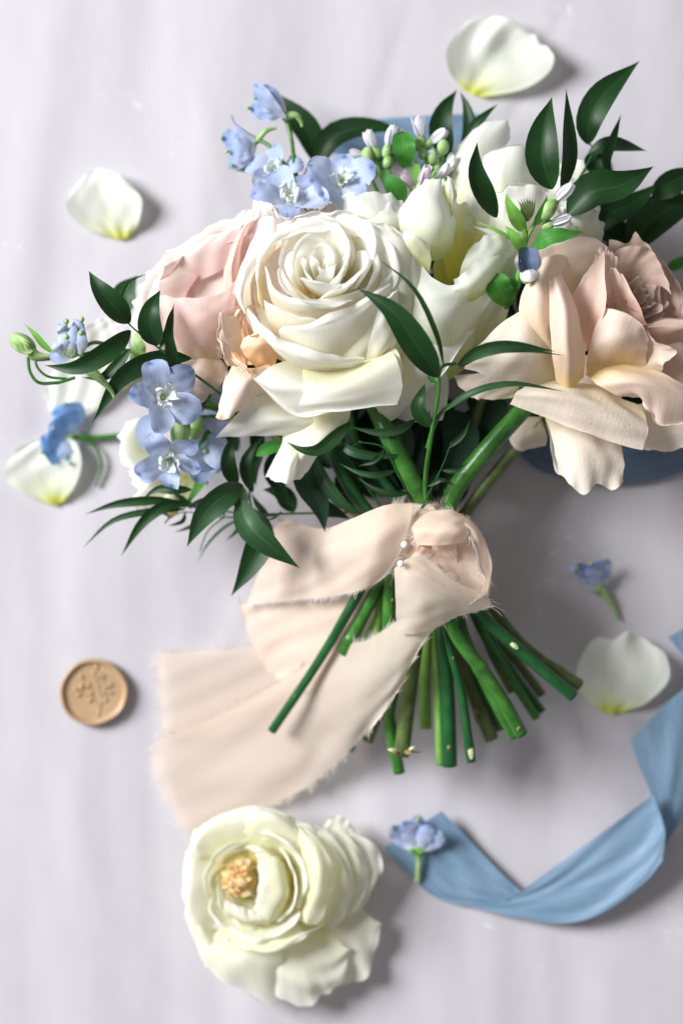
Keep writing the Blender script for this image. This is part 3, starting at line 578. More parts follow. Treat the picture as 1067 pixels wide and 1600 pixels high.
def build_pink_rose():
    t = thing('pink_rose', 'soft pink cupped rose with ruffled pale edges on the left of the bouquet', 'rose', (330, 640, 120), RG)
    k, e = M['pink'], M['pink_edge']
    patch(t, [[(320,560,165),(300,470,175),(330,420,175)], [(232,540,170),(228,460,188),(262,400,185)], [(206,520,162),(208,478,172),(224,440,178),(256,402,178)]], e, ruf=6, rufn=3.2, nu=40)
    patch(t, [[(300,440,175),(350,410,180),(410,380,180)], [(265,402,185),(320,368,195),(395,340,195)], [(262,395,180),(300,372,186),(345,345,190),(405,322,190)]], e, ruf=6, rufn=3, nu=40)
    patch(t, [[(310,440,185),(350,420,190),(400,390,190)], [(275,410,198),(325,382,204),(390,350,205)], [(278,388,192),(315,376,198),(350,360,200),(400,338,202)]], e, ruf=5.5, rufn=3.4, nu=40)
    patch(t, [[(310,520,185),(290,470,190),(310,430,190)], [(250,500,196),(248,450,204),(280,415,200)], [(232,480,190),(236,450,196),(262,415,196),(290,400,194)]], e, ruf=5.5, rufn=3.4, nu=40)
    patch(t, [[(340,570,165),(330,520,185),(310,480,180)], [(258,585,172),(245,530,195),(250,480,190)], [(218,570,160),(204,530,168),(212,488,172)]], k, ruf=3)
    patch(t, [[(356,575,180),(330,550,190),(285,540,190)], [(346,600,190),(310,595,205),(272,570,188)], [(335,612,178),(312,626,182),(286,610,182),(268,590,176)]], M['peach_out'], lip=2)
    patch(t, [[(300,490,185),(345,500,185),(375,490,190)], [(250,455,200),(310,435,172),(378,430,190)], [(258,415,212),(300,394,196),(350,382,196),(398,362,212)]], k, ruf=2, lip=2)
    patch(t, [[(362,460,190),(380,460,185),(400,450,190)], [(362,410,208),(384,405,184),(404,395,205)], [(378,352,218),(398,344,205),(418,336,218)]], k, lip=2)
    patch(t, [[(350,470,195),(368,470,200)], [(352,420,205),(362,415,218)], [(362,385,212),(376,370,222)], [(375,362,218),(388,345,226)]], k)
    patch(t, [[(300,570,190),(352,552,198)], [(262,510,222),(312,505,244),(362,505,225)], [(243,460,222),(300,468,238),(345,458,230),(372,436,222)]], k, lip=-2, ruf=1.5, nu=26)
    patch(t, [[(350,560,190),(300,560,195),(262,545,185)], [(345,548,205),(300,525,214),(250,520,200)], [(348,540,210),(310,510,214),(258,492,205)]], k)
    patch(t, [[(440,540,200),(400,520,205),(352,490,210)], [(455,430,232),(410,425,240),(376,420,236)], [(450,345,225),(428,340,236),(410,337,230)]], M['pink_edge'], lip=2)
    return t

def build_peach_rose():
    t = thing('peach_rose', 'small crumpled peach rose tucked between the pink rose and the large creamy rose', 'rose', (400, 620, 180), RG)
    p, q = M['peach'], M['peach_out']
    patch(t, [[(365,570,205),(430,570,205)], [(352,520,215),(390,500,200),(436,520,215)], [(350,488,235),(384,476,236),(425,482,236)]], p, ruf=3)
    patch(t, [[(370,560,212),(400,560,210)], [(362,510,225),(385,505,222)], [(372,482,240),(388,480,240)]], p, ruf=3)
    patch(t, [[(388,570,225),(378,525,228),(372,492,228)], [(364,572,246),(351,532,250),(351,492,246)], [(356,572,252),(344,537,254),(343,486,248)]], q, lip=2, ruf=2)
    patch(t, [[(400,575,225),(430,570,225)], [(378,548,242),(405,540,262),(434,545,240)], [(380,528,244),(402,524,256),(432,522,244)]], p, ruf=2, lip=2)
    patch(t, [[(385,535,238),(392,540,240)], [(395,522,246),(402,526,248)], [(408,508,252),(414,514,252)]], M['lemon'], ruf=3)
    patch(t, [[(360,540,236),(384,560,240)], [(362,560,256),(384,570,262)], [(375,578,255),(398,586,255)]], p, ruf=4)
    patch(t, [[(362,572,228),(400,575,235),(425,562,222)], [(350,598,244),(385,596,262),(415,592,238)], [(344,630,238),(368,632,254),(394,630,236)], [(338,650,232),(350,657,238),(372,644,244),(390,639,234)]], q, ruf=3, nu=24)
    patch(t, [[(400,590,225),(435,575,222)], [(405,605,234),(440,595,225)], [(400,622,228),(418,612,228),(430,600,222)]], q)
    return t

def build_hidden_white():
    t = thing('spray_rose', 'small pale white spray bloom low on the left, under the blue florets', 'rose', (290, 770, 60), RG)
    g, w_ = M['green_white'], M['white']
    patch(t, [[(270,740,90),(250,690,95)], [(215,735,110),(200,690,118),(225,655,110)], [(192,725,105),(187,690,108),(198,658,106)]], g, ruf=3, lip=-3)
    patch(t, [[(280,760,90),(250,735,105)], [(235,770,112),(215,735,122)], [(212,762,108),(200,735,112)]], w_, ruf=3)
    patch(t, [[(280,760,95),(300,735,100)], [(230,775,122),(250,735,130)], [(200,792,118),(206,778,122),(228,758,118)]], w_, ruf=3)
    patch(t, [[(300,770,95),(260,740,110)], [(255,800,115),(225,775,125)], [(240,806,110),(212,792,112)]], g, ruf=4, lip=3)
    patch(t, [[(320,760,90),(290,740,100)], [(285,795,115),(262,775,120)], [(262,800,112),(245,785,114)]], g, ruf=3)
    blob('bud', (268,788,118), 13, M['lemon'], t, axis=(.2,-1,.2), stretch=1.4)
    t2 = thing('rose_bloom', 'cream petal tips showing above the pink rose, beside the upper blue florets', 'rose', (430, 380, 130), RG)
    patch(t2, [[(430,360,150),(400,370,150)], [(425,320,165),(395,330,160)], [(412,305,160),(398,305,160)]], w_, ruf=2)
    patch(t2, [[(470,380,185),(430,380,185)], [(462,345,205),(432,350,208)], [(452,330,206),(425,325,205)]], M['pink_edge'], ruf=3, lip=2)
    patch(t2, [[(500,370,190),(460,370,190)], [(505,340,212),(468,342,212)], [(520,332,208),(495,325,210),(478,330,208)]], M['peach_out'], ruf=4)
    patch(t2, [[(480,370,190),(455,370,190)], [(478,338,214),(462,340,214)], [(474,318,210),(466,322,210)]], M['pink_edge'])
    patch(t2, [[(530,360,190),(500,360,190)], [(535,335,212),(505,335,212)], [(520,318,210),(508,320,210)]], M['peach_out'])
    return t, t2
build_white_rose(); build_garden_rose(); build_back_rose(); build_blush_rose(); build_pink_rose(); build_peach_rose(); build_hidden_white()

def build_lemon_rose():
    t = thing('lemon_rose', 'pale lemon rose with an orange heart lying alone below the bouquet', 'rose', (440, 1420, 4))
    l, g = M['lemon'], M['lemon_pale']
    P_ = lambda rows, m, **k: patch(t, rows, m, nu=26, **k)
    P_([[(520,1350,20),(560,1350,20)], [(505,1300,45),(560,1310,40)], [(510,1282,42),(535,1276,42),(562,1300,36)]], g, ruf=3)
    P_([[(470,1420,30),(540,1400,30)], [(520,1480,40),(590,1440,34)], [(510,1545,30),(568,1528,30),(600,1440,34)]], g, ruf=5, rufn=1.5)
    P_([[(420,1440,30),(500,1440,32)], [(415,1510,50),(480,1515,60),(540,1480,48)], [(405,1540,42),(440,1562,46),(490,1568,44),(535,1530,46),(548,1480,40)]], g, ruf=6, rufn=3.5, wobble=2.5)
    P_([[(360,1430,35),(440,1440,38)], [(320,1480,58),(380,1500,72),(440,1490,60)], [(312,1490,48),(340,1530,48),(385,1548,46),(424,1570,42),(442,1520,46)]], g, ruf=4, rufn=2)
    P_([[(360,1350,40),(350,1420,40)], [(308,1330,60),(300,1400,68),(320,1470,55)], [(290,1330,52),(286,1380,55),(292,1440,52),(318,1500,45)]], g, ruf=4, rufn=2.5)
    P_([[(360,1360,45),(400,1350,48)], [(310,1320,70),(345,1290,80),(400,1290,80)], [(302,1330,62),(320,1290,66),(355,1266,68),(405,1262,70)]], g, ruf=4, rufn=2)
    P_([[(390,1360,50),(450,1370,50)], [(385,1290,88),(430,1290,96),(490,1330,80)], [(380,1268,78),(410,1260,82),(455,1275,80),(495,1300,72)]], l, ruf=5)
    P_([[(480,1400,35),(500,1430,35)], [(540,1330,58),(575,1380,56),(555,1430,46)], [(548,1300,54),(584,1318,56),(596,1350,52),(572,1405,44)]], g, ruf=4, rufn=2)
    P_([[(470,1400,40),(490,1430,40)], [(520,1320,72),(552,1370,74),(530,1440,58)], [(518,1292,66),(552,1315,70),(576,1366,66),(560,1420,58)]], l, ruf=3.5, rufn=1.8)
    P_([[(460,1390,45),(480,1440,45)], [(495,1310,86),(528,1375,92),(505,1448,68)], [(490,1288,80),(524,1312,86),(552,1372,84),(540,1430,68),(520,1450,60)]], l, ruf=3, rufn=1.8)
    P_([[(452,1370,45),(462,1430,45)], [(468,1300,100),(494,1372,122),(474,1442,88)], [(462,1288,94),(498,1312,106),(519,1362,112),(510,1420,98),(492,1446,86)]], l, ruf=2.5, lip=-3)
    P_([[(400,1440,45),(460,1430,45)], [(350,1470,78),(420,1482,98),(475,1455,80)], [(345,1458,78),(385,1484,86),(440,1486,90),(505,1446,80)]], l, ruf=3)
    spec = []; rr = np.random.RandomState(4); phi = 1
    for k in range(13):
        f = k/12; phi += 2.4+rr.uniform(-.5, .5)
        spec.append(dict(phi=phi, R=30+54*f, z0=-70+8*f, H=60+20*f+8*rr.rand(), W=.95+.35*rr.rand(), flare=-16+26*f, lip=2+3.5*f, lipang=.7+1.3*f, mat='lemon', spiral=.12*rr.rand(), point=.04, drop=.25, ruf=.06, rufn=8, edge=.06, r0=.35))
    rose_petals(t, (398, 1384, 76), (-.22, .02, .97), spec, sc_=.9, seed=6)
    P_([[(456,1372,48),(456,1420,48)], [(440,1345,100),(444,1400,104),(425,1440,88)], [(412,1336,100),(416,1385,106),(405,1436,92)], [(402,1340,94),(404,1385,98),(392,1436,86)]], l, ruf=3.5, wobble=2)
    P_([[(430,1330,60),(450,1350,60)], [(405,1320,98),(428,1340,100),(436,1368,98)], [(384,1322,96),(402,1340,100),(408,1366,98)]], l, ruf=3)
    P_([[(370,1440,50),(410,1450,50)], [(352,1425,88),(385,1440,96),(425,1440,90)], [(350,1405,88),(384,1420,94),(420,1424,88)]], l, ruf=3)
    P_([[(330,1450,30),(360,1460,32)], [(305,1420,58),(322,1462,60),(350,1500,52)], [(292,1402,52),(300,1455,54),(322,1510,46)]], g, ruf=5)
    P_([[(380,1330,40),(350,1350,42)], [(352,1290,74),(320,1310,70),(300,1350,60)], [(340,1276,66),(305,1300,64),(289,1345,52)]], g, ruf=5)
    rr = np.random.RandomState(2)
    blob('centre_fill', (374, 1376, 58), 27, M['apricot'], t, axis=(-.2, 0, 1), stretch=.6, n=16)  # pale blob added under the stamens to lighten the dark gaps
    for k in range(34):      # crumpled inner petaloids
        a = rr.uniform(0, 6.28); r = 30*rr.rand()**.6
        x, y = 372+r*math.cos(a)*.8, 1374+r*math.sin(a)*1.05; h = 84+16*rr.rand()-.35*r; b2 = rr.uniform(0, 6.28); l_ = rr.uniform(7, 13)
        blade(t, [(x-math.cos(b2)*l_*.5, y-math.sin(b2)*l_*.5, h-12), (x, y, h+2), (x+math.cos(b2)*l_, y+math.sin(b2)*l_, h+rr.uniform(-3, 6))], rr.uniform(9, 17), M['apricot'], prof='petal', name='inner_petal', cup=rr.uniform(-.5, .6), ruf=2, nu=7, nv=9, seed=k)
    geo = []
    for k in range(26):
        a = rr.uniform(0, 6.28); r = 24*rr.rand()**.6; x, y = 366+r*math.cos(a)*.7, 1378+r*math.sin(a)
        h = 92+10*rr.rand(); C = cr(PA([(x+4, y, 60), (x+2, y, h-10), (x+rr.uniform(-6, 6), y+rr.uniform(-6, 6), h)]), 7)
        geo.append(tube_geo(C, np.array([.6,.6,.6,.6,.7,1.8,1.2])*S, 5))
    V, F, UV = join_geo(geo); meshobj('stamens', V, F, M['stamen'], t, UV, kind='stuff')
    return t
build_lemon_rose()
def Qp(wp):
    """a point in the room -> (x, y, h)"""
    h = wp[2]/S; f = (D-h)/D*S
    return (wp[0]/f+533.5, 800-wp[1]/f, h)
M['bud_white'] = petal_mat('plain_white_petal', [(0, (.82, .85, .76)), (1, (.88, .90, .86))], trans=.42)
# ================================================================= loose petals, seal
def loose(name, label, rows, mat, ruf=2, **k):
    R = [PA(r) for r in rows]; b = rows[0][len(rows[0])//2]
    t = thing(name, label, 'petal', b, 'loose petals on the backdrop')
    patch(t, rows, mat, name='petal_blade', ruf=ruf, nu=28, nv=28, wobble=2.2, **k)
    return t
lp = M['loose']
loose('loose_petal', 'white petal with a greenish base lying at the top, above the upright dark leaves',
      [[(722,138,5),(735,146,3),(752,152,5)], [(702,112,22),(745,105,8),(775,112,12),(815,140,18)], [(697,80,34),(735,72,16),(765,62,30),(790,72,16),(852,118,26)], [(722,40,28),(758,30,24),(790,30,34),(815,50,26),(866,92,38)], [(748,27,22),(775,25,26),(798,32,30),(826,50,24),(858,76,36)]], lp, ruf=3)
loose('loose_petal', 'small round white petal lying alone at the upper left',
      [[(170,370,4),(190,374,3),(205,368,4)], [(125,352,14),(165,335,8),(218,345,16)], [(103,320,26),(155,300,14),(222,312,28)], [(118,290,20),(155,268,20),(205,290,26)], [(135,272,18),(160,264,20),(185,272,24)]], lp, ruf=2)
loose('loose_petal', 'yellow based white petal lying beside the cut stem ends at the right',
      [[(935,1108,4),(955,1116,3),(975,1112,4)], [(908,1085,16),(955,1070,8),(1010,1098,16)], [(900,1045,26),(948,1035,12),(975,1030,22),(1044,1062,26)], [(918,1008,24),(955,1005,14),(975,995,30),(1000,1000,18),(1040,1025,28)], [(935,994,20),(958,999,16),(978,988,28),(998,994,20),(1022,1008,24)]], lp, ruf=3)
loose('loose_petal', 'pale petal with a yellow tip under the loose sky blue floret, far left',
      [[(72,786,4),(88,788,3),(100,782,4)], [(20,760,14),(75,745,8),(118,758,18)], [(8,735,20),(62,715,12),(128,720,26)], [(25,705,18),(65,690,16),(118,690,22)], [(48,690,16),(72,684,16),(98,684,18)]], lp)
loose('loose_petal', 'blurred white petal lying on the backdrop behind the blue bud sprig at the left',
      [[(70,620,5),(85,650,4),(120,660,5)], [(75,590,14),(125,600,10),(165,630,16)], [(110,560,20),(150,570,14),(190,590,20)], [(150,545,18),(175,555,16),(195,570,18)]], M['bud_white'])
loose('loose_petal', 'white petal standing behind the long dark leaf at the left edge of the bouquet',
      [[(150,600,6),(190,610,8),(215,590,6)], [(132,560,30),(170,560,20),(205,560,26)], [(132,515,42),(165,515,34),(198,525,36)], [(150,500,40),(168,498,40),(185,506,36)]], M['white'])

def build_seal():
    m = plain_mat('gold_wax', (.37, .245, .135), (.44, .30, .175), rough=.26, scale=60, bump=.12, bscale=260, spec=.5)
    t = thing('wax_seal', 'round gold wax seal pressed with a leafy sprig, lying at the left', 'wax seal', (148, 1081, 0))
    nr, na = 60, 96; rr = np.random.RandomState(8)
    a = np.linspace(0, 2*math.pi, na, endpoint=False)
    irr = 1+.018*np.sin(2*a+1)+.012*np.sin(3*a+2)+.007*np.sin(7*a)
    prof = [(0,7.2),(.3,7.2),(.6,7.3),(.80,7.4),(.84,8),(.875,11),(.90,13.2),(.93,14.2),(.96,13.8),(.985,11.5),(1.0,8),(1.0,3),(.975,0)]
    r = cr([(x*53, z, 0) for x, z in prof], nr)
    c0 = P(148, 1081, 0)
    V = [[c0+np.array([r[i,0]*irr[j]*math.cos(a[j]), r[i,0]*irr[j]*math.sin(a[j]), r[i,1]])*S for j in range(na)] for i in range(nr)]
    V = np.array(V); V = np.concatenate([V, V[:, :1]], 1)
    netobj('wax_disc', V, m, t)
    # the raised sprig
    z = 7.2
    geo = []
    def ln(pts, r0, r1):
        C = cr(PA([(x, y, z+.1) for x, y in pts]), 12); geo.append(tube_geo(C, np.linspace(r0, r1, 12)*S*1.15, 8))
    def lf(x, y, ang, l=11, w=3.0):
        dx, dy = math.cos(ang), -math.sin(ang)
        C = cr(PA([(x+dx*l*s, y+dy*l*s, z+.2) for s in (0, .35, .7, 1)]), 10); geo.append(tube_geo(C, w*np.sin(np.linspace(.25, 3.0, 10))*S, 8))
    ln([(154,1120),(158,1100),(157,1080),(150,1062),(152,1045)], 1.6, 1.0)
    ln([(156,1105),(146,1090),(136,1078),(130,1062)], 1.3, .9)
    ln([(157,1102),(166,1088),(170,1075)], 1.2, .8)
    ln([(148,1092),(134,1086),(124,1080)], 1.1, .8)
    ln([(158,1094),(164,1078),(160,1060)], 1.0, .8)
    for x, y, an in [(152,1047,1.7),(151,1055,2.5),(152,1060,.8),(130,1062,2.0),(134,1072,3.0),(137,1076,1.2),(124,1080,2.6),(128,1082,3.8),(127,1080,1.4),(170,1075,.9),(168,1082,-.1),(166,1086,2.0),(160,1062,1.2),(163,1074,.4),(144,1088,1.9),(146,1092,3.6),(160,1096,.3)]:
        lf(x, y, an)
    V, F, UV = join_geo(geo); meshobj('embossed_sprig', V, F, m, t, UV)
build_seal()

# ================================================================= ribbons
def get_edge(o, which):
    me = o.data; nv, nu = o['nv'], o['nu']
    co = np.empty(len(me.vertices)*3); me.vertices.foreach_get('co', co); co = co.reshape(nv, nu, 3)
    r = root_of(o); co = co+np.array(r.location)
    return {'u0': (co[:, 0], co[:, 2]), 'u1': (co[:, -1], co[:, -3]), 'v0': (co[0], co[2]), 'v1': (co[-1], co[-3])}[which]
def fray(o, which, ln=(4, 15), step=1.35, seed=0, curl=.5, rad=.38):
    E, I = get_edge(o, which); E = cr(E, 160); I = cr(I, 160)
    Ls = np.linalg.norm(np.diff(E, axis=0), axis=1).sum(); n = int(Ls/(step*S)); rr = np.random.RandomState(seed+n)
    t = np.linspace(0, 159, n); geo = []; cl = rr.uniform(-.6, .6, n//5+2)
    for k, s in enumerate(t):
        s = min(158.9, max(0, s+rr.uniform(-1, 1)*.6)); i = int(s); f = s-i
        p = E[i]*(1-f)+E[i+1]*f; q = I[i]*(1-f)+I[i+1]*f
        d = p-q; d /= np.linalg.norm(d)+1e-12; e = E[i+1]-E[i]; e /= np.linalg.norm(e)+1e-12
        L = rr.uniform(*ln)*S*(.55+.6*rr.rand())*(1+.45*math.sin(k*.21)+.3*math.sin(k*.063+2)); sw = cl[k//5]+rr.uniform(-.35, .35); up = np.array([0, 0, 1.])
        d1 = d+e*sw*.6; d1 /= np.linalg.norm(d1); d2 = d+e*(sw*2*curl+rr.uniform(-.5, .5))+up*rr.uniform(-.5, .8)*curl
        C = np.array([p-d*1.5*S, p+d1*L*.5, p+d1*L*.5+d2/np.linalg.norm(d2)*L*.5])
        geo.append(tube_geo(cr(C, 4), np.array([1, .9, .8, .4])*rad*S, 3, cap=False))
    V, F, UV = join_geo(geo)
    return meshobj('frayed_edge', V, F, M['thread'], o, UV, kind='stuff')
def ribbon_piece(t, rows, name, mat, nu=40, nv=40, wobble=1.0, frays=(), seed=None, **k):
    rows = [cr(PA(r), nu) for r in rows]; R = np.array(rows)
    G = np.stack([crs(R[:, j], nv) for j in range(nu)], 1)
    sd = seed if seed is not None else int(abs(R[0, 0, 0]*1e6)) % 999
    G = G+normals(G)*((wob(nv, nu, sd, 2.2, 2.2)+.10*wob(nv, nu, sd+1, 6, 6))*wobble*S)[..., None]
    rr = np.random.RandomState(sd)                                # torn edges are not ruler straight
    for which in frays:
        j = rr.uniform(-1, 1, max(nu, nv)); j = np.convolve(j, [.25, .5, .25], 'same')*1.6*S
        if which == 'u0': d = G[:, 0]-G[:, 1]; G[:, 0] += d/np.linalg.norm(d, axis=1, keepdims=True)*j[:nv, None]
        if which == 'u1': d = G[:, -1]-G[:, -2]; G[:, -1] += d/np.linalg.norm(d, axis=1, keepdims=True)*j[:nv, None]
    o = netobj(name, G, mat, t, **k); o['nv'] = nv; o['nu'] = nu
    for i, w_ in enumerate(frays): fray(o, w_, seed=i*7+sd)
    del o['nv'], o['nu']
    return o

def build_chiffon():
    t = thing('chiffon_ribbon', 'peach chiffon ribbon with frayed edges tied in a bow round the stems', 'ribbon', (655, 850, 130), 'ribbons')
    c, pl = M['chiffon'], M['chiffon_pale']
    # tails lying on the cloth
    ribbon_piece(t, [[(246,1022,6),(250,1080,7),(256,1152,6)], [(330,1016,12),(335,1080,8),(340,1150,10)], [(410,1008,18),(430,1060,14),(470,1110,16)], [(470,990,40),(500,1040,34),(540,1090,30)]], 'ribbon_tail', pl, frays=('u0', 'v0'))
    ribbon_piece(t, [[(246,1158,12),(238,1196,14),(262,1248,12),(292,1302,10)], [(330,1122,22),(350,1165,16),(372,1218,20),(400,1268,12)], [(430,1070,46),(440,1120,34),(455,1170,34),(470,1235,22)], [(520,1014,100),(508,1075,92),(505,1130,66),(520,1196,40)], [(575,1000,160),(565,1060,165),(560,1110,140),(566,1150,100)], [(628,968,200),(628,1010,208),(620,1050,196),(592,1122,150)], [(700,966,206),(672,988,212),(646,1030,202),(612,1096,168)]], 'ribbon_tail', pl, nu=50, nv=70, wobble=1.8, frays=('u0', 'u1', 'v0', 'v1'))
    # left loop: under layer, then the upper layer that comes out of the knot
    ribbon_piece(t, [[(620,850,150),(600,900,150),(560,960,120)], [(560,925,140),(530,1000,110),(500,1075,80)], [(470,938,80),(450,1010,55),(440,1062,40)], [(384,944,44),(398,1000,34),(425,1050,28)], [(372,930,46),(388,985,30),(414,1040,24)]], 'bow_loop', c, wobble=2, frays=('u1',))
    ribbon_piece(t, [[(644,786,208),(640,820,232),(622,868,226),(596,905,206)], [(598,790,214),(590,835,242),(578,880,226),(562,922,190)], [(546,812,186),(535,850,200),(528,890,180),(515,932,150)], [(500,826,130),(480,865,140),(465,905,120),(450,938,98)], [(436,806,92),(418,850,96),(402,900,76),(386,944,52)]], 'bow_loop', c, nu=50, nv=60, wobble=2, frays=('u1', 'v0'))
    # wrapped band round the stems
    V = []
    for ang in np.linspace(-math.pi, math.pi, 49):
        V.append([P(664+(52-4*k*0+3*math.sin(k*2.2))*math.sin(ang)-10*k*.5, 788+26*k, 132+60*math.cos(ang)+(3*math.sin(ang*7+k))) for k in np.linspace(0, 4.3, 16)])
    o = netobj('stem_wrap', np.array(V), c, t); o['nv'] = 49; o['nu'] = 16; fray(o, 'u0', ln=(8, 20), seed=3); fray(o, 'u1', seed=4); del o['nv'], o['nu']
    # knot folds
    ribbon_piece(t, [[(628,880,204),(644,856,206),(660,836,200)], [(660,906,212),(676,880,210),(690,858,204)], [(700,925,206),(716,900,200),(724,876,192)]], 'knot', c, wobble=1.2)
    ribbon_piece(t, [[(634,838,205),(650,800,200),(676,792,196)], [(642,850,222),(658,820,222),(690,808,214)], [(652,862,222),(668,842,218),(694,836,210)]], 'knot', c, wobble=1.2)
    ribbon_piece(t, [[(622,900,196),(634,870,206),(650,852,206)], [(636,902,206),(648,874,224),(664,856,224)], [(656,900,200),(664,876,214),(680,864,212)]], 'knot', c, wobble=1.2)
    ribbon_piece(t, [[(676,862,208),(672,846,212),(664,826,206)], [(694,868,210),(690,846,226),(680,822,216)], [(714,880,204),(712,850,220),(704,824,208)]], 'knot', c, wobble=1.2)
    # right loop
    ribbon_piece(t, [[(668,868,208),(690,884,206),(730,940,196)], [(690,850,214),(722,880,202),(752,925,198)], [(722,836,218),(748,868,206),(768,910,200)]], 'bow_loop', c, wobble=1.5, frays=('u1',))
    ribbon_piece(t, [[(648,806,206),(644,826,232),(652,852,238)], [(678,798,214),(676,826,254),(684,852,246)], [(706,798,220),(708,826,258),(708,850,246)], [(734,812,216),(732,832,246),(728,846,236)]], 'bow_loop', c, wobble=1.2, frays=('u0', 'v0'))
    ribbon_piece(t, [[(712,800,206),(722,806,232),(728,830,240)], [(742,818,194),(748,832,232),(744,850,246)], [(764,862,186),(764,872,224),(750,886,244)], [(767,900,186),(764,906,222),(758,914,238)], [(764,936,180),(752,942,210),(738,944,222)]], 'bow_loop', c, wobble=1, frays=('u1',))
    # the tail that falls from the knot over the stems
    ribbon_piece(t, [[(616,888,226),(634,874,244),(660,866,240)], [(617,915,232),(655,905,250),(705,905,236)], [(618,945,230),(668,935,250),(766,942,214)], [(619,968,224),(655,966,240),(716,962,222)], [(621,990,216),(650,990,226),(690,976,216)]], 'ribbon_tail', M['chiffon_pale'], nu=50, nv=60, wobble=.9, frays=('u1',))
    return t
build_chiffon()
def pearl(x, y, h, label):
    t = thing('pearl_pin', label, 'pin', (x, y, h-20), 'pearl pins in the ribbon knot')
    blob('pearl', (x, y, h), 5.2, M['pearl'], t, n=20)
    tube('pin_shaft', [(x, y, h-4), (x+2, y+3, h-22)], .9, plain_mat('pin_steel', (.6,.6,.6), (.7,.7,.7), rough=.25, metal=1), t, ns=6)
pearl(632, 851, 244, 'upper of the two small pearl pins stuck in the peach knot')
pearl(626, 881, 252, 'lower of the two small pearl pins stuck in the peach knot')

def build_blue():
    b = M['blue_silk']
    t = thing('silk_ribbon', 'dusty blue silk ribbon folded and curling across the lower right', 'ribbon', (900, 1400, 5), 'ribbons')
    ribbon_piece(t, [[(690,1267,22),(640,1300,14),(600,1325,8)], [(735,1315,14),(690,1335,10),(636,1362,4)], [(785,1366,12),(735,1385,8),(680,1402,4)], [(815,1394,12),(790,1408,8),(748,1420,5)]], 'ribbon_fold', b, wobble=1.5)
    ribbon_piece(t, [[(814,1393,13),(790,1409,10),(735,1417,8)], [(880,1345,22),(860,1385,16),(800,1432,14)], [(960,1286,34),(935,1345,26),(880,1443,22)], [(1016,1245,40),(1000,1320,34),(945,1424,32)], [(1022,1244,42),(1032,1300,48),(1005,1380,44)], [(1020,1244,40),(1038,1295,50),(1034,1346,50)]], 'ribbon_fold', b, wobble=2.5, nv=60)
    ribbon_piece(t, [[(984,1156,26),(1045,1095,34),(1110,1040,26)], [(996,1192,24),(1058,1145,32),(1115,1100,24)], [(1018,1246,22),(1060,1200,28),(1112,1160,22)], [(1030,1300,14),(1056,1258,18),(1100,1215,16)], [(1030,1345,6),(1045,1310,10),(1085,1255,10)]], 'ribbon_fold', b, wobble=2)
    ribbon_piece(t, [[(1043,996,12),(1080,975,14)], [(1068,1026,10),(1100,1005,12)], [(1090,1050,8),(1120,1030,10)]], 'ribbon_fold', b, wobble=.5)
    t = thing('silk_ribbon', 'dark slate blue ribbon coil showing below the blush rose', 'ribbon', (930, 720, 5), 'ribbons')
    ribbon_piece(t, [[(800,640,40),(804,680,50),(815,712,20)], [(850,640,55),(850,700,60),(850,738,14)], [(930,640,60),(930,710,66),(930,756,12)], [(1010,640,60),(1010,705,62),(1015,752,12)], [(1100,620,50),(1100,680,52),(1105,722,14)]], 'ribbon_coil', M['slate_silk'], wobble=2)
    t = thing('silk_ribbon', 'flat end of blue ribbon behind the top of the bouquet', 'ribbon', (630, 200, 2), 'ribbons')
    ribbon_piece(t, [[(514,192,6),(516,216,5),(518,240,6)], [(590,186,10),(592,215,8),(594,250,10)], [(680,180,14),(682,215,10),(684,260,12)], [(748,178,8),(750,215,6),(752,250,8)]], 'ribbon_end', b, wobble=1.5)
build_blue()

# ================================================================= cut stems
def cut_stem(label, pts, r, mat='stem', bumps=(), scars=(), name='cut_stem', cat='stem'):
    t = thing(name, label, cat, pts[0], 'cut stems of the bouquet')
    rl = list(r) if np.iterable(r) else [r, r]
    tube('stem_shaft', pts, r, M[mat], t, ns=16, n=60, capmat=M['cut'], bumps=bumps)
    C = cr(PA(pts), 60); rs = np.random.RandomState(int(abs(pts[-1][0]*7+pts[-1][1])))
    scars = list(scars)+[(rs.uniform(.45, .97), rs.uniform(-1, 1), rs.uniform(1.0, 2.4)) for _ in range(2)]
    for s, side, sz in scars:
        i = int(s*59); rad = np.interp(s, np.linspace(0, 1, len(rl)), rl)
        q = Qp(C[i]); blob('leaf_scar', (q[0]+side*rad*.5, q[1], q[2]+rad*.80), sz, M['scar'], t, axis=(0.2, 1, .1), stretch=1.3, n=8)
    return t
cs = cut_stem
def slice_mark(t, x, y, h, dx, dy, l, wd):
    blade(t, [(x-dx*l/2, y-dy*l/2, h-1), (x, y, h+1.2), (x+dx*l/2, y+dy*l/2, h-1)], wd, M['cut'], prof='oval', name='sliced_patch', cup=-.25, nu=7, nv=10)
cs('thin dark cut stem lying apart over the peach ribbon, far left of the bundle', [(600,850,150),(558,930,150),(500,1030,110),(425,1142,62)], [7,7.5,7,7], 'stem_dark', bumps=[(.72,2,.01)])
cs('short bright stem left of the knot, its end behind the peach ribbon tail', [(630,850,150),(598,905,150),(560,975,130),(538,1020,110)], [10,10.5,10,12], 'stem', bumps=[(.86,4,.04)])
cs('pale lime stem seen under the left loop, beside the short bright stem', [(640,840,130),(612,920,130),(580,980,95),(560,1030,70)], [6,6,6], 'stem_lime')
cs('dark thin stem under the left loop between two brighter stems', [(630,830,110),(600,930,105),(570,1000,80)], [5,5,5], 'stem_dark')
cs('stem coming straight down from the knot beside the ribbon tail', [(640,830,170),(612,905,170),(606,985,150),(600,1060,120)], [10,10,9], 'stem')
cs('olive green stem just left of the straight stem below the knot', [(645,830,140),(600,910,135),(588,990,115),(575,1060,90)], [7,7,7], 'stem_lime')
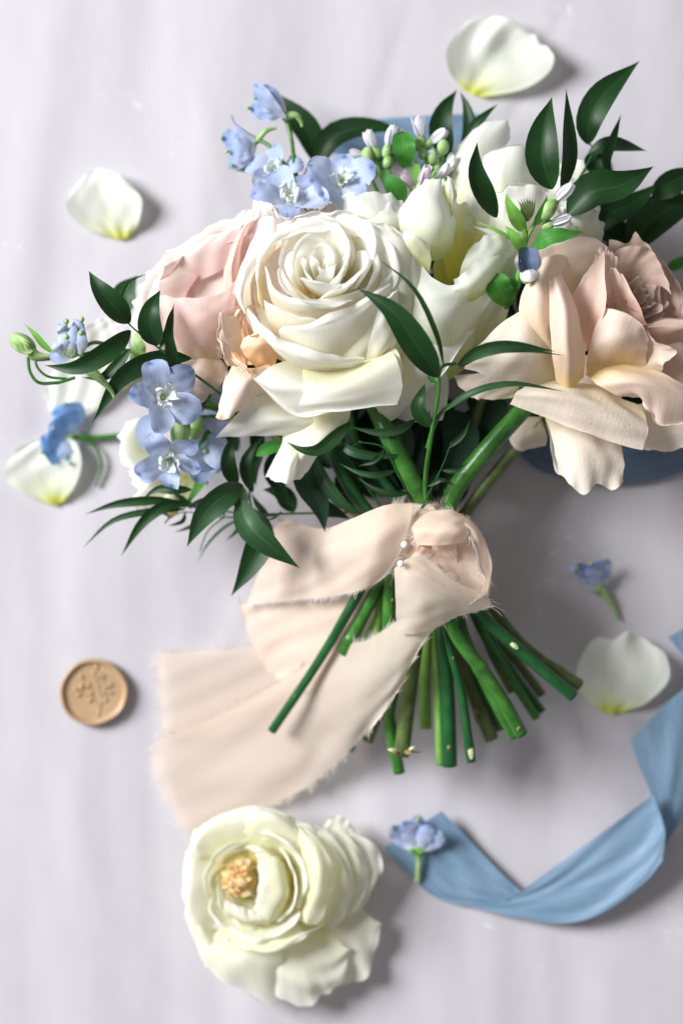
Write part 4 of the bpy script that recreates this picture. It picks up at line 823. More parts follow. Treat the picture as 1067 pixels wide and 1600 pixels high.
cs('green stem with a kink near its end, left of the brown tipped stem', [(655,840,150),(640,960,145),(612,1090,115),(609,1135,104),(624,1208,96)], [8.5,8.5,8.5,9,9], 'stem', bumps=[(.80,2.5,.03)])
t_ = cs('thick olive stem ending in a brown torn stub', [(668,850,170),(655,960,165),(640,1070,140),(627,1180,118)], [11,11.5,12,12], 'stem_brown')
for k, (x, y, a_, c_) in enumerate([(634,1176,.4,'scar'),(622,1178,2.6,'scar'),(640,1172,.9,'cut'),(630,1182,-.6,'scar'),(646,1176,.1,'scar'),(618,1172,3.0,'cut')]):
    blade(t_, [(x-4*math.cos(a_), y, 130), (x+6*math.cos(a_), y-4*math.sin(a_), 136), (x+14*math.cos(a_), y-8*math.sin(a_), 132)], 7, M[c_], prof='leaf', roll=30*k, name='stub_scale', nu=5, nv=8)
cs('pale lime stem lower down behind the ribbon tail, close to the cloth', [(672,840,90),(668,960,80),(664,1060,60),(665,1138,52)], [9,9,9.5], 'stem_lime')
cs('narrow bright stem pressed against the broad dark stem at the bottom', [(676,850,150),(678,980,150),(684,1080,125),(688,1195,105)], [6,6.5,7,7], 'stem_lime')
cs('broad dark green stem reaching lowest in the middle of the bundle', [(684,850,160),(690,980,165),(698,1080,140),(702,1196,118)], [10,11,11.5,12], 'stem_dark', scars=[(.92,0,4)])
t_ = cs('thin stem with a pale sliced tip, right of the broad dark stem', [(690,850,185),(696,980,185),(720,1080,160),(736,1190,138)], [5.5,6,6.5,7], 'stem_dark', bumps=[(.93,1.6,.06)])
slice_mark(t_, 735, 1174, 149, .12, 1, 26, 8)
cs('dark stem with a knobbly brown end behind the sliced tip stem', [(690,850,110),(706,980,105),(735,1075,85),(768,1155,72)], [9,9,10,11], 'stem_brown', bumps=[(.88,3,.05)], scars=[(.86,-1,5)])
cs('shaded stem hidden between the knobbly stem and the bright one', [(695,850,100),(718,980,90),(750,1070,70),(782,1140,60)], [8,8,8,8], 'stem')
cs('bright green stem with a node crossing in front at the right of the bundle', [(680,850,190),(704,975,205),(755,1050,190),(785,1095,178),(815,1148,165)], [9,9.5,10,10.5,10], 'stem', bumps=[(.62,3.5,.03)], scars=[(.98,0,4)])
cs('green stem just under the bright noded stem with an orange scar', [(690,850,150),(722,985,160),(760,1070,145),(804,1152,132)], [8.5,9,9,9], 'stem', bumps=[(.62,3,.04)], scars=[(.66,0,6)])
cs('slender stem in the fan at the right, ending lowest of its three neighbours', [(700,850,110),(745,970,105),(785,1040,90),(838,1122,78)], [6.5,7,7,7], 'stem')
cs('dark stem in the middle of the right fan of three', [(705,850,100),(760,985,95),(800,1050,75),(846,1112,64)], [7,7,7,7], 'stem_dark')
cs('short pale stem at the upper side of the right fan, nearest the cloth', [(710,850,80),(760,970,70),(808,1035,52),(846,1086,44)], [7,7.5,7.5], 'stem_brown')
t_ = cs('long dark stem with a pale scar pointing to the loose yellow based petal', [(690,860,150),(742,950,178),(805,1010,165),(895,1088,142)], [9,9.5,9.5,9.5], 'stem_dark', scars=[])
slice_mark(t_, 803, 1009, 177, .8, .6, 17, 7)
cs('olive stem under the long dark stem, ending in a knobbly tip', [(700,855,130),(765,945,140),(825,1015,125),(905,1072,110)], [7,8,8,9.5], 'stem_brown', bumps=[(.86,3,.04),(.98,2,.03)])
cs('knobbly brown green stem in the shade of the right fan', [(700,850,95),(750,960,85),(765,1010,75),(800,1080,60)], [8,9,8,8], 'stem_brown', bumps=[(.35,4,.04),(.5,3,.03)])
cs('stub of green stem peeping out below the peach ribbon tail, left one', [(620,1000,60),(585,1080,40),(546,1172,26)], [6,6,7], 'stem')
cs('stub of green stem peeping out below the peach ribbon tail, right one', [(640,1000,55),(605,1080,36),(574,1158,22)], [8,8,9], 'stem_brown')
# between flowers and ribbon
cs('thick bright stem above the knot running up under the creamy rose', [(570,600,170),(600,665,196),(632,730,196),(668,800,170),(680,860,150)], [13,14,15,14,12], 'stem', bumps=[(.62,3,.03)], scars=[(.62,0,4)])
cs('thick bright stem above the knot running up to the blush rose', [(860,590,170),(812,645,192),(752,712,190),(706,775,170),(680,850,150)], [13,13.5,14,14,12], 'stem', bumps=[(.80,2.5,.05)])
cs('mid green stem left above the knot, half hidden by narrow leaves', [(480,640,130),(520,710,150),(555,775,150),(620,850,140)], [9,10,10,9], 'stem_dark')
cs('olive stem left above the knot with a pale node', [(400,640,110),(470,730,120),(525,775,125),(610,840,125)], [7,8,9,8], 'stem_brown', bumps=[(.6,3,.05)])
cs('brownish stem in the dark gap right above the knot', [(760,600,120),(730,690,120),(700,780,120),(680,850,120)], [9,8,8,8], 'stem_brown')
cs('dark stem behind the bright stem to the blush rose', [(880,620,100),(790,720,100),(735,790,100),(690,860,110)], [9,9,9,9], 'stem_brown')
cs('green stem in the dark centre above the knot', [(540,620,120),(560,700,120),(620,780,130),(660,860,130)], [8,8,8], 'stem_dark')

# ================================================================= ruscus
def sprig(label, base, stem, leaves, r=2.2, mat='stem_dark', cat='foliage', name='ruscus_sprig'):
    t = thing(name, label, cat, base, 'ruscus sprigs')
    for st in stem: tube('stem', st, [r, r*.6], M[mat], t, ns=8)
    for L in leaves:
        pts, wd = L[0], L[1]; kw = dict(L[2]) if len(L) > 2 else {}
        m = kw.pop('m', 'ruscus'); kw.setdefault('cup', .22); kw.setdefault('prof', 'leaf'); kw.setdefault('fold', .12)
        blade(t, pts, wd, M[m], name='leaf', **kw)
    return t
sprig('dark leafy sprig reaching out left over the pink rose', (345,625,190), [[(370,640,180),(340,612,205),(270,560,235),(208,512,240),(192,490,235)]], [
    ([(204,504,240),(180,480,258),(155,450,262),(139,423,248)], 40, dict(roll=-12)),
    ([(205,516,240),(170,548,262),(120,574,262),(70,571,240)], 38, dict(roll=15, m='ruscus')),
    ([(246,540,240),(236,510,262),(238,480,268),(251,453,252)], 40, dict(roll=10)),
    ([(303,606,215),(275,575,240),(264,530,255),(268,500,258),(272,474,244)], 24, dict(roll=-20)),
    ([(250,545,238),(262,520,250),(266,495,252),(272,478,246)], 14, dict(roll=20)),
    ([(300,560,205),(250,560,215),(190,590,215),(144,662,190)], 38, dict(roll=18)),
    ([(205,545,215),(180,575,210),(160,590,205),(128,590,195)], 22, dict(roll=-10)),
    ([(196,500,205),(192,470,215),(205,440,215),(232,427,208)], 9, dict(roll=10)),
    ([(200,490,120),(195,460,120),(215,430,115)], 42, dict(m='ruscus_soft')),
    ([(330,600,180),(310,640,175),(290,670,160)], 20, {}),
])
sprig('dark green spray lying across the middle, one leaf over the creamy rose', (660,800,180), [[(672,830,170),(664,760,200),(672,690,250),(684,620,285),(688,575,295),(712,568,288)], [(668,700,240),(680,660,262),(700,630,270)]], [
    ([(684,590,300),(655,545,330),(612,485,342),(557,449,330)], 46, dict(roll=8, prof='leaf', cup=.15)),
    ([(693,572,300),(680,520,325),(645,450,335),(588,402,325)], 12, dict(roll=-30, m='ruscus_soft')),
    ([(714,572,290),(750,548,320),(800,540,325),(868,549,305)], 26, dict(roll=-25, m='ruscus_soft')),
    ([(716,576,288),(760,552,312),(820,548,318),(884,556,300)], 11, dict(roll=20, m='ruscus_soft')),
    ([(690,645,270),(735,615,305),(800,600,308),(884,612,290)], 14, dict(roll=25, m='ruscus_soft')),
    ([(672,668,262),(655,640,275),(658,620,278),(664,598,262)], 30, dict(roll=25)),
    ([(684,600,288),(672,590,292),(676,575,296),(686,560,296)], 10, dict(m='fresh_dark')),
    ([(676,668,262),(670,650,268),(672,640,268)], 8, dict(m='fresh_dark')),
], r=4.2, mat='stem')
sprig('narrow dark leaves fanning out just below the creamy rose petals', (560,760,150), [[(600,800,140),(560,740,160),(530,690,170)]], [
    ([(548,660,210),(480,675,0),(480,685,0)][:1]+[(505,700,225),(475,704,228),(447,690,220)], 26, dict(roll=-10)),
    ([(650,655,205),(620,672,222),(585,675,222),(545,666,212)], 17, dict(roll=12, m='ruscus_soft')),
    ([(520,682,200),(550,705,222),(590,712,220),(642,711,208)], 18, dict(roll=-20, m='ruscus_soft')),
    ([(370,760,160),(358,730,175),(358,705,178),(366,676,165)], 30, {}),
    ([(395,770,150),(384,730,165),(396,700,168),(415,680,160)], 24, dict(roll=15)),
    ([(445,694,190),(420,700,198),(400,712,196)][::-1]+[(455,690,180)], 24, dict(m='fresh_dark')),
    ([(470,712,150),(480,750,165),(500,790,165),(508,832,150)], 46, dict(m='ruscus_deep')),
    ([(492,715,165),(510,755,180),(540,790,180),(580,808,160)], 26, dict(roll=-20, m='ruscus_soft')),
    ([(480,760,140),(500,790,145),(525,800,140),(548,812,130)], 34, dict(m='ruscus_deep')),
    ([(445,700,130),(430,740,130),(450,780,125)], 40, dict(m='ruscus_deep')),
    ([(520,700,110),(580,740,120),(640,790,120)], 60, dict(m='ruscus_deep')),  # this and the broad leaves below are added to darken the interior
    ([(700,640,130),(720,690,140),(690,760,130)], 60, dict(m='ruscus_deep')),
    ([(600,640,110),(620,700,120),(600,770,110)], 60, dict(m='ruscus_deep')),
    ([(680,640,100),(640,700,100),(660,780,100)], 70, dict(m='ruscus_deep')),
    ([(780,600,120),(760,650,120),(710,730,115)], 60, dict(m='ruscus_deep')),
    ([(430,640,100),(470,680,100),(520,730,100)], 60, dict(m='ruscus_deep')),
    ([(730,620,90),(770,660,90),(740,720,80)], 50, dict(m='ruscus_deep')),
])
sprig('trailing ruscus spray hanging down left below the blue florets', (500,800,120), [[(560,800,120),(480,802,130),(400,803,130),(330,797,125),(280,792,120),(258,818,112)], [(395,803,130),(390,770,150),(398,720,150)], [(440,800,128),(420,812,128),(370,810,120)]], [
    ([(380,758,180),(350,775,205),(318,805,205),(292,855,180)], 42, dict(roll=12, m='ruscus_soft')),
    ([(374,780,190),(390,820,215),(425,855,215),(469,888,195)], 44, dict(roll=-10, m='ruscus_soft')),
    ([(395,795,150),(408,840,165),(390,885,165),(361,932,150)], 46, {}),
    ([(275,782,140),(230,782,150),(180,788,146),(132,804,130)], 18, dict(roll=10)),
    ([(290,796,135),(230,800,145),(175,815,140),(128,858,122)], 13, dict(roll=-10)),
    ([(300,785,140),(255,792,152),(220,820,150),(189,870,132)], 22, dict(roll=10)),
    ([(380,808,110),(350,825,105),(325,850,95),(308,880,80)], 6, dict(m='ruscus_soft')),
    ([(345,788,130),(318,785,135),(290,792,130)], 18, {}),
    ([(300,765,150),(270,765,158),(245,765,150),(222,782,145)], 18, {}),
    ([(335,800,130),(320,795,130),(312,780,130)], 12, {}),
    ([(380,760,120),(378,790,120),(405,800,120)], 30, {}),
    ([(460,800,110),(440,770,115),(410,765,110)], 36, {}),
    ([(405,690,120),(395,725,130),(400,760,130)], 34, {}),
    ([(340,700,110),(320,730,115),(325,760,110)], 26, {}),
], r=1.9)
sprig('wiry fine leaved spray under the long left leaves, lowest on the left', (420,830,90), [[(430,806,110),(350,808,112),(290,800,110),(262,812,104)], [(350,808,112),(325,830,105),(312,862,95)]], [
    ([(268,808,108),(255,800,110),(240,806,106)], 9, {}), ([(290,800,110),(285,815,110),(262,822,104)], 8, {}),
    ([(318,806,110),(300,822,108),(272,832,98)], 8, dict(m='ruscus_soft')), ([(352,806,112),(338,786,118),(314,778,116)], 12, {}),
    ([(300,796,118),(282,776,122),(256,770,118)], 10, dict(roll=15)), ([(380,806,112),(372,828,108),(352,846,100)], 9, {}),
    ([(330,800,120),(316,790,122),(296,786,118)], 12, {}), ([(420,806,112),(404,790,116),(392,770,114)], 12, {}),
], r=1.4)
sprig('thin curling tendrils and narrow leaves crossing the stems above the knot', (640,800,170), [[(650,800,180),(622,740,205),(600,700,212),(560,690,210)], [(655,800,190),(690,730,215),(705,690,220)]], [
    ([(618,735,210),(590,742,222),(560,738,220),(530,724,210)], 12, dict(roll=15, m='ruscus_soft')),
    ([(600,702,214),(585,720,222),(560,728,215)], 10, {}), ([(640,770,195),(615,772,206),(585,765,204),(556,745,196)], 13, dict(roll=-12)),
    ([(700,700,220),(722,680,228),(735,655,224)], 10, dict(m='ruscus_soft')), ([(690,735,215),(712,735,220),(730,722,215)], 9, {}),
    ([(668,760,205),(690,750,214),(712,760,208)], 9, {}), ([(560,690,210),(540,700,216),(520,696,210)], 9, {}),
], r=1.5)
sprig('tall dark upright ruscus leaves at the top right behind the white roses', (900,400,120), [[(860,330,140),(890,300,150),(925,240,150),(918,222,152)]], [
    ([(862,296,235),(848,250,250),(850,200,250),(862,151,232)], 54, dict(roll=12, fold=.2)),
    ([(876,300,225),(886,250,235),(886,200,232),(884,138,215)], 36, dict(roll=-35)),
    ([(776,340,245),(752,300,262),(742,265,262),(745,222,245)], 40, dict(roll=-25)),
    ([(918,226,170),(920,190,190),(945,145,190),(999,95,165)], 48, dict(roll=12)),
    ([(918,240,150),(950,228,165),(980,230,160),(1010,236,145)], 36, dict(roll=30)),
    ([(955,280,170),(945,250,180),(955,220,180),(970,178,165)], 22, dict(roll=-25)),
    ([(925,235,140),(935,265,145),(950,280,140)], 40, {}),
    ([(886,336,225),(925,300,240),(970,290,235),(1021,260,210)], 62, dict(roll=20)),
])
sprig('broad very dark leaves leaving the frame at the right, above the blush rose', (960,400,60), [[(960,340,110),(990,330,120),(1030,308,130),(1090,280,130)]], [
    ([(912,370,150),(950,335,160),(985,320,155),(1030,285,140)], 46, dict(roll=10)),
    ([(1020,312,130),(1040,290,140),(1070,275,138),(1100,262,130)], 44, dict(roll=-15)),
    ([(985,390,110),(1010,350,125),(1050,325,125),(1110,310,110)], 66, dict(roll=10)),
    ([(950,400,90),(985,370,95),(1010,340,92)], 60, {}),
    ([(1040,420,40),(1062,410,44),(1080,395,40)], 22, dict(m='fresh_dark')),
    ([(920,340,100),(960,360,100),(1000,360,95)], 50, {}),
])
sprig('blurred dark leaves behind the top of the bouquet, over the flat blue ribbon end', (600,260,30), [[(470,290,50),(480,262,52),(500,230,54)]], [
    ([(490,268,60),(520,215,75),(580,198,76),(635,208,60)], 44, dict(roll=15)),
    ([(498,258,60),(480,205,72),(440,165,72),(403,132,58)], 46, dict(roll=-10)),
    ([(440,270,50),(410,262,55),(380,264,52),(355,262,45)], 20, {}),
    ([(700,250,110),(688,205,118),(695,170,118),(714,140,105)], 40, {}),
    ([(720,250,100),(735,210,110),(730,170,110),(718,142,100)], 30, dict(roll=20)),
    ([(722,235,125),(740,200,135),(758,180,135),(778,162,125)], 22, dict(roll=20)),
    ([(540,300,70),(580,260,80),(640,240,80)], 40, {}),
])

# ================================================================= delphiniums
def sepals(t, c, ax, R, mats, n=5, rot=0.0, cupf=.35, wd=.95, name='sepal', seed=0, prof='sepal', jit=.12, only=None, ruf=1.2):
    rr = np.random.RandomState(seed); ax = Vector(ax).normalized(); q = Vector((0, 0, 1)).rotation_difference(ax).to_matrix()
    c = P(*c)
    for k in range(n):
        if only is not None and k not in only: continue
        a = rot+2*math.pi*k/n+rr.uniform(-jit, jit); r = R*(1+rr.uniform(-.12, .12))
        d = Vector((math.cos(a), math.sin(a), 0)); z = Vector((0, 0, 1)); dr = rr.uniform(-.15, .15)
        sw = rr.uniform(-.12, .12); e = Vector((-d.y, d.x, 0)); r *= rr.uniform(.88, 1.08)
        pts = [c+np.array(q @ (d*(s*r)+e*(sw*r*s*s)+z*(hh*r)))*S for s, hh in ((.06, -.12), (.40, cupf*.45+dr*.3), (.78, cupf+dr*.6), (1.04, cupf*rr.uniform(.3, 1.3)+dr))]
        blade(t, [Qp(p) for p in pts], r*wd, mats if not isinstance(mats, list) else mats[k % len(mats)], prof=prof, cup=rr.uniform(-.1, .4), ruf=ruf*1.6, rufn=2.2, name=name, nu=11, nv=16, seed=seed*10+k, wobble=.8, bell=tuple(ax), roll=rr.uniform(-26, 26))
def floret(t, c, ax, R, mat='blue', rot=0., seed=0, spur=None, eye=True, cupf=.35, **k):
    f = blob('floret', c, R*.10, M['bee'], t, axis=ax, n=8)
    sepals(f, c, ax, R, M[mat], rot=rot, seed=seed, cupf=cupf, **k)
    if eye:
        A = Vector(ax).normalized(); ce = P(*c)+np.array(A)*R*.10*S
        sepals(f, Qp(ce), ax, R*.34, M['bee'], n=5, rot=rot+.5, cupf=1.25, wd=.7, name='eye_petal', seed=seed+50, ruf=1.5, jit=.3)
        blob('eye_centre', Qp(P(*c)+np.array(A)*R*.22*S), R*.06, M['bud_green'], f, n=8)
    if spur: tube('spur', [c]+spur, [R*.13, R*.09, R*.05], M[mat], f, ns=8)
    return f
t = thing('delphinium_sprig', 'sprig of pale blue delphinium florets and buds spilling out at the left', 'delphinium', (345, 650, 150), 'delphinium sprigs')
tube('stem', [(370,660,150),(300,610,170),(240,560,185),(180,545,195),(150,550,200),(70,562,205),(45,560,205)], [5,4.5,4,3.5,3,2.4,2.2], M['stem_lime'], t, ns=10, n=60)
tube('stem', [(190,545,200),(150,535,210),(128,545,212)], [3.5,3,3], M['stem_lime'], t)
tube('stem', [(340,640,170),(300,632,190),(262,630,215)], [3.4,2.8,2.4], M['stem'], t)
tube('stem', [(345,650,160),(300,655,175),(275,680,200),(268,712,215)], [3,2.6,2.4], M['stem'], t)
tube('stem', [(320,620,165),(270,580,190),(235,560,200),(222,568,215)], [4,3.4,2.6], M['stem_lime'], t)
tube('pedicel', [(92,598,208),(62,598,214),(48,582,216),(44,558,216)], [2.6,2.6,2.4,2.6], M['stem'], t, ns=8)
tube('pedicel', [(105,592,206),(75,588,212),(58,572,216),(56,552,214)], [2,2,2,2.4], M['stem'], t, ns=8)
tube('pedicel', [(118,590,205),(92,598,208)], 2.4, M['stem'], t, ns=8)
floret(t, (250,622,238), (.42, .10, .9), 54, rot=.75, seed=3, cupf=.34, wd=.80, spur=[(262,600,215),(300,570,190)])
floret(t, (266,712,236), (.05, -.50, .86), 52, rot=.9, seed=14, cupf=.34, wd=.74)
blade(t, [(290,718,215),(308,726,212),(325,732,208),(337,733,204)], 20, M['blue'], prof='leaf', name='spur', cup=.5)
blade(t, [(255,705,226),(238,690,240),(235,670,244),(248,652,240)], 42, M['blue_pale'], prof='sepal', name='sepal', cup=.15)
blob('calyx', (282,672,215), 15, M['bud_green'], t, axis=(.1, 1, .1), stretch=1.9)
blob('calyx', (250,708,225), 6, M['bud_green'], t, axis=(.1, 1, .1), stretch=1.4, n=8)
# closed buds at the far end
b_ = blob('bud', (36,537,218), 14, M['bud_green'], t, axis=(-.75, .45, .1), stretch=1.55)
for a_ in (-.5, .3, 1.1): blade(b_, [(52,548,222+6*a_),(40,540+7*a_,232),(28,530+5*a_,230),(18,524+3*a_,222)], 12, M['bud_green'], prof='leaf', name='bud_scale', cup=.3)
tube('spur', [(48,550,218),(60,556,218),(78,556,216),(84,553,214)], [10,7,4,2], M['bud_green'], t, ns=10)
blade(t, [(84,552,214),(68,538,220),(55,522,222),(38,505,216)], 10, M['fresh'], prof='leaf', name='bract', cup=.3)
b2 = blob('bud', (114,535,224), 19, M['bud_green'], t, axis=(.25, 1, .1), stretch=1.25)
for k, (x0, y0, x1, y1, m_) in enumerate([(100,555,104,508,'blue_pale'),(112,558,118,498,'blue'),(126,555,132,505,'blue_pale'),(106,520,92,505,'blue'),(120,512,130,497,'blue'),(96,552,88,530,'blue_pale')]):
    blade(b2, [(x0,y0,232),((x0+x1)/2-2,(y0+y1)/2,248),(x1,y1,236)], 20, M[m_], prof='leaf', name='bud_petal', cup=-.3, ruf=1.5)
for (x, y) in ((104,502),(128,499),(127,520),(104,526)): blob('bud_tip', (x, y, 246), 4.5, M['bud_green'], b2, n=8)
blade(t, [(110,560,226),(92,558,232),(82,548,232)], 22, M['blue'], prof='sepal', name='sepal')
tube('spur', [(122,565,220),(140,578,222),(160,595,220),(174,610,214),(180,622,210)], [11,9,7,4,2.5], M['bud_green'], t, ns=10)
floret(t, (322,625,150), (.3, -.2, 1), 52, rot=.2, seed=21, mat='blue', eye=False, cupf=.3)
floret(t, (320,705,140), (.1, -.3, 1), 40, rot=.7, seed=22, mat='blue', eye=False, cupf=.3)
for (x, y, r_) in ((225,532,16),(214,555,10),(305,668,13)): blob('calyx', (x, y, 170), r_, M['bud_green'], t, axis=(.3, 1, 0), stretch=1.6)
for pts, wd in (([(330,620,170),(300,600,182),(268,596,190)], 24), ([(335,655,150),(310,690,150),(300,720,140)], 18), ([(345,700,120),(310,760,118),(285,800,110)], 16)):
    blade(t, [*pts], wd, M['fresh_dark'], name='bract')

t = thing('delphinium_sprig', 'sprig of pale blue delphinium florets nodding at the top left of the bouquet', 'delphinium', (470, 330, 150), 'delphinium sprigs')
tube('stem', [(480,340,180),(462,285,175),(425,232,150),(398,216,140)], [3.4,3.2,2.8,3], M['stem'], t)
tube('stem', [(476,320,180),(462,270,170),(456,220,150),(449,192,145)], [3.6,3.4,3,3.4], M['stem'], t)
def side_floret(c, tip, wd, mat, seed, n=5, cal=True, spur=None):
    """a floret seen from the side: petals run from its base c towards tip and spread"""
    rr = np.random.RandomState(seed); f = blob('floret', c, 6, M['bud_green'], t, n=8)
    dx, dy = tip[0]-c[0], tip[1]-c[1]; L = math.hypot(dx, dy); px, py = -dy/L, dx/L
    for k in range(n):
        s = (k-(n-1)/2)/((n-1)/2); o = s*wd*.5; hh = 12*math.cos(s*1.4)+rr.uniform(-4, 4)
        blade(f, [(c[0]+px*o*.1, c[1]+py*o*.1, c[2]), (c[0]+dx*.45+px*o*.6, c[1]+dy*.45+py*o*.6, c[2]+hh), (tip[0]+px*o+dx*rr.uniform(-.12, .1), tip[1]+py*o+dy*rr.uniform(-.1, .1), tip[2]+hh*.7)], wd*.62, M[mat], prof='sepal', name='sepal', cup=-.2, ruf=2, seed=seed+k)
        if k % 2 == 0: blob('tip_mark', (tip[0]+px*o-dx*.06, tip[1]+py*o-dy*.06, tip[2]+hh*.75+3), 3.2, M['bud_green'], f, n=6)
    if spur: tube('spur', [c]+spur, [6,4,2.2,1.2], M['blue_pale'], f, ns=8)
    return f
side_floret((400,220,140), (352,238,140), 46, 'blue_pale', 31, spur=[(380,205,150),(366,192,152),(362,180,150)])
tube('spur', [(402,220,142),(415,205,146),(432,200,146)], [5,4,2], M['bud_green'], t, ns=8)
side_floret((446,180,150), (396,150,150), 40, 'blue_pale', 41)
blade(t, [(446,184,160),(420,160,172),(405,140,172),(398,130,165)], 22, M['blue'], prof='sepal', name='sepal', ruf=2)
tube('spur', [(446,182,150),(462,180,152),(470,190,148),(472,198,146)], [7,6,4,2], M['bud_green'], t, ns=8)
floret(t, (432,268,150), (-.3, .2, 1), 42, rot=.3, seed=33, mat='blue_pale', cupf=.3)
floret(t, (452,312,215), (.1, .55, .85), 50, rot=.8, seed=34, mat='blue', cupf=.3, wd=.8)
floret(t, (533,288,190), (.05, .5, 1), 46, rot=.25, seed=38, mat='blue', cupf=.45)

def loose_floret(label, base, build):
    global t
    t = thing('delphinium_floret', label, 'floret', base, 'loose delphinium florets'); build()
def lf1():
    side_floret((112,682,16), (82,668,34), 84, 'blue_sky', 51, n=5)
    side_floret((112,685,14), (92,715,20), 40, 'blue_pale', 52, n=3)
    tube('stem', [(108,682,12),(150,684,10),(192,680,8)], [5,4.5,4], M['stem'], t)
    tube('pedicel', [(130,686,8),(150,700,10),(160,728,8),(150,760,5)], [2.4,2.2,2.4,2], M['stem'], t)
loose_floret('loose sky blue floret with curled stalk lying at the far left', (110,685,2), lf1)
def lf2():
    side_floret((936,922,14), (922,878,34), 44, 'blue', 61, n=5)
    tube('stem', [(934,915,14),(945,930,12),(958,950,6),(966,968,3)], [7,5.5,3.5,2], M['bud_green'], t)
    blade(t, [(905,892,30),(895,888,32),(886,886,28)], 10, M['blue'], prof='sepal', name='sepal')
loose_floret('loose dusky blue floret on a tapering green stalk, in the shade right of the bow', (935,920,2), lf2)
def lf3():
    side_floret((650,1328,24), (632,1285,40), 44, 'blue', 71, n=3)
    side_floret((652,1328,24), (672,1292,40), 44, 'blue', 74, n=3)
    tube('stem', [(650,1326,22),(654,1345,18),(652,1378,8)], [4.5,4.5,4], M['bud_green'], t)
    for a_ in (-1, 1): blade(t, [(650,1330,30),(650+8*a_,1330,34),(650+15*a_,1334,30)], 7, M['fresh'], name='bract')
loose_floret('loose blue floret with two white streaks lying on the end of the blue ribbon', (650,1330,4), lf3)

# ================================================================= tweedia
def bud5(t, c, ax, L, mat='lilac_bud', open_=0.35, n=4, seed=0, cal=True):
    ax = Vector(ax).normalized(); q = Vector((0, 0, 1)).rotation_difference(ax).to_matrix(); rr = np.random.RandomState(seed); c0 = P(*c)
    b = blob('bud', Qp(c0), L*.20, M['bud_green'], t, axis=tuple(ax), stretch=1.5, n=10)
    for k in range(n):
        a = 2*math.pi*k/n+rr.uniform(-.4, .4); d = Vector((math.cos(a), math.sin(a), 0)); z = Vector((0, 0, 1)); o = open_*rr.uniform(.4, 1.4)
        pts = [Qp(c0+np.array(q @ (d*(s*L)+z*(hh*L)))*S) for s, hh in ((.05, .1), (.10+o*.3, .45), (.04+o*.8, .8), (o*1.0, 1.0))]
        blade(b, pts, L*.46, M[mat], prof='oval', name='bud_petal', cup=-.35, bell=tuple(q @ d), nu=9, nv=12, seed=seed+k)
    return b
t = thing('tweedia_sprig', 'cluster of small white star buds and green leaves at the top of the bouquet', 'filler flower', (630, 320, 120), 'tweedia sprigs')
for pts in ([(620,320,150),(600,285,160),(583,245,160),(578,235,160)], [(625,320,150),(608,270,165),(605,235,165)], [(650,310,150),(665,260,160),(660,225,158)], [(650,310,150),(685,260,160),(692,240,158)], [(590,300,150),(575,270,155),(560,248,152)]):
    tube('stem', pts, [3.2,2.8,2.6], M['stem_lime'], t, ns=8)
for k, (c, a, L, m_) in enumerate([((588,238,165),(-.45,.9,.3),36,'lilac_bud'),((605,236,168),(.25,1,.3),40,'lilac_bud'),((577,250,162),(-1,.35,.3),34,'lilac_bud'),((658,222,162),(-.15,1,.3),40,'lilac_bud'),((668,226,160),(.8,.6,.3),36,'lilac_bud'),((648,228,158),(-.8,.7,.3),34,'lilac_bud'),((648,296,190),(-.6,.7,.5),34,'pink_bud'),((655,294,192),(.35,.8,.5),38,'pink_bud'),((678,285,175),(.6,.6,.4),36,'lilac_bud'),((700,275,165),(.2,.7,.4),34,'lilac_bud'),((684,262,160),(-.3,.8,.3),30,'lilac_bud')]):
    bud5(t, c, a, L, m_, open_=.20, n=4, seed=k*9)
for (x, y, r_) in ((574,243,10),(606,254,8),(692,230,9),(676,246,8),(660,240,7),(557,258,6)): blob('calyx', (x, y, 168), r_, M['bud_green'], t, axis=(.1, 1, .2), stretch=1.35, n=10)
blade(t, [(634,262,165),(632,240,185),(630,220,185),(632,206,175)], 34, M['fresh_dark'], prof='petal', name='leaf', ruf=2)
blade(t, [(628,318,190),(618,295,205),(606,280,205),(598,264,195)], 38, M['fresh_dark'], prof='leaf', name='leaf', ruf=1)
blade(t, [(660,270,150),(680,255,150),(700,250,145)], 30, M['fresh_dark'], name='leaf')
blade(t, [(640,290,165),(650,262,170),(648,246,168)], 22, M['fresh'], name='leaf')

t = thing('tweedia_sprig', 'fresh green sprig with one slate blue opening bud, between the white and blush roses', 'filler flower', (800, 470, 150), 'tweedia sprigs')
tube('stem', [(790,480,200),(808,440,235),(815,400,260),(822,375,270),(830,358,274),(850,325,276)], [5,4.5,4,4,3.2,2.5], M['stem_lime'], t, n=40)
tube('stem', [(822,378,270),(818,345,280),(822,320,284)], [4,3.6,3], M['stem_lime'], t)
tube('stem', [(845,340,276),(858,345,276),(866,350,274)], [2.6,2.4], M['stem_lime'], t)
tube('stem', [(780,470,190),(795,450,210),(830,415,240)], [4,4,3.5], M['stem_brown'], t)
blade(t, [(818,362,276),(806,340,296),(795,318,300),(790,302,290)], 26, M['fresh'], name='leaf', ruf=1.5, roll=10)
blade(t, [(822,395,272),(808,378,288),(798,362,288),(788,352,280)], 22, M['fresh'], name='leaf', ruf=1.5)
blade(t, [(836,352,280),(846,335,294),(852,318,294),(854,305,288)], 20, M['fresh_dark'], name='leaf', roll=-20)
blade(t, [(832,385,276),(855,372,302),(885,366,302),(910,362,288)], 34, M['fresh_dark'], name='leaf', ruf=2.5, roll=22, prof='leaf')
blade(t, [(818,385,266),(790,368,280),(765,355,282),(742,345,270)], 8, M['fresh'], name='leaf', ruf=1.5)
blade(t, [(800,475,225),(782,455,246),(775,440,250),(768,432,244)], 38, M['fresh_dark'], prof='petal', name='leaf', ruf=3)
blade(t, [(798,460,230),(805,440,240),(806,415,240)], 20, M['fresh_dark'], name='leaf')
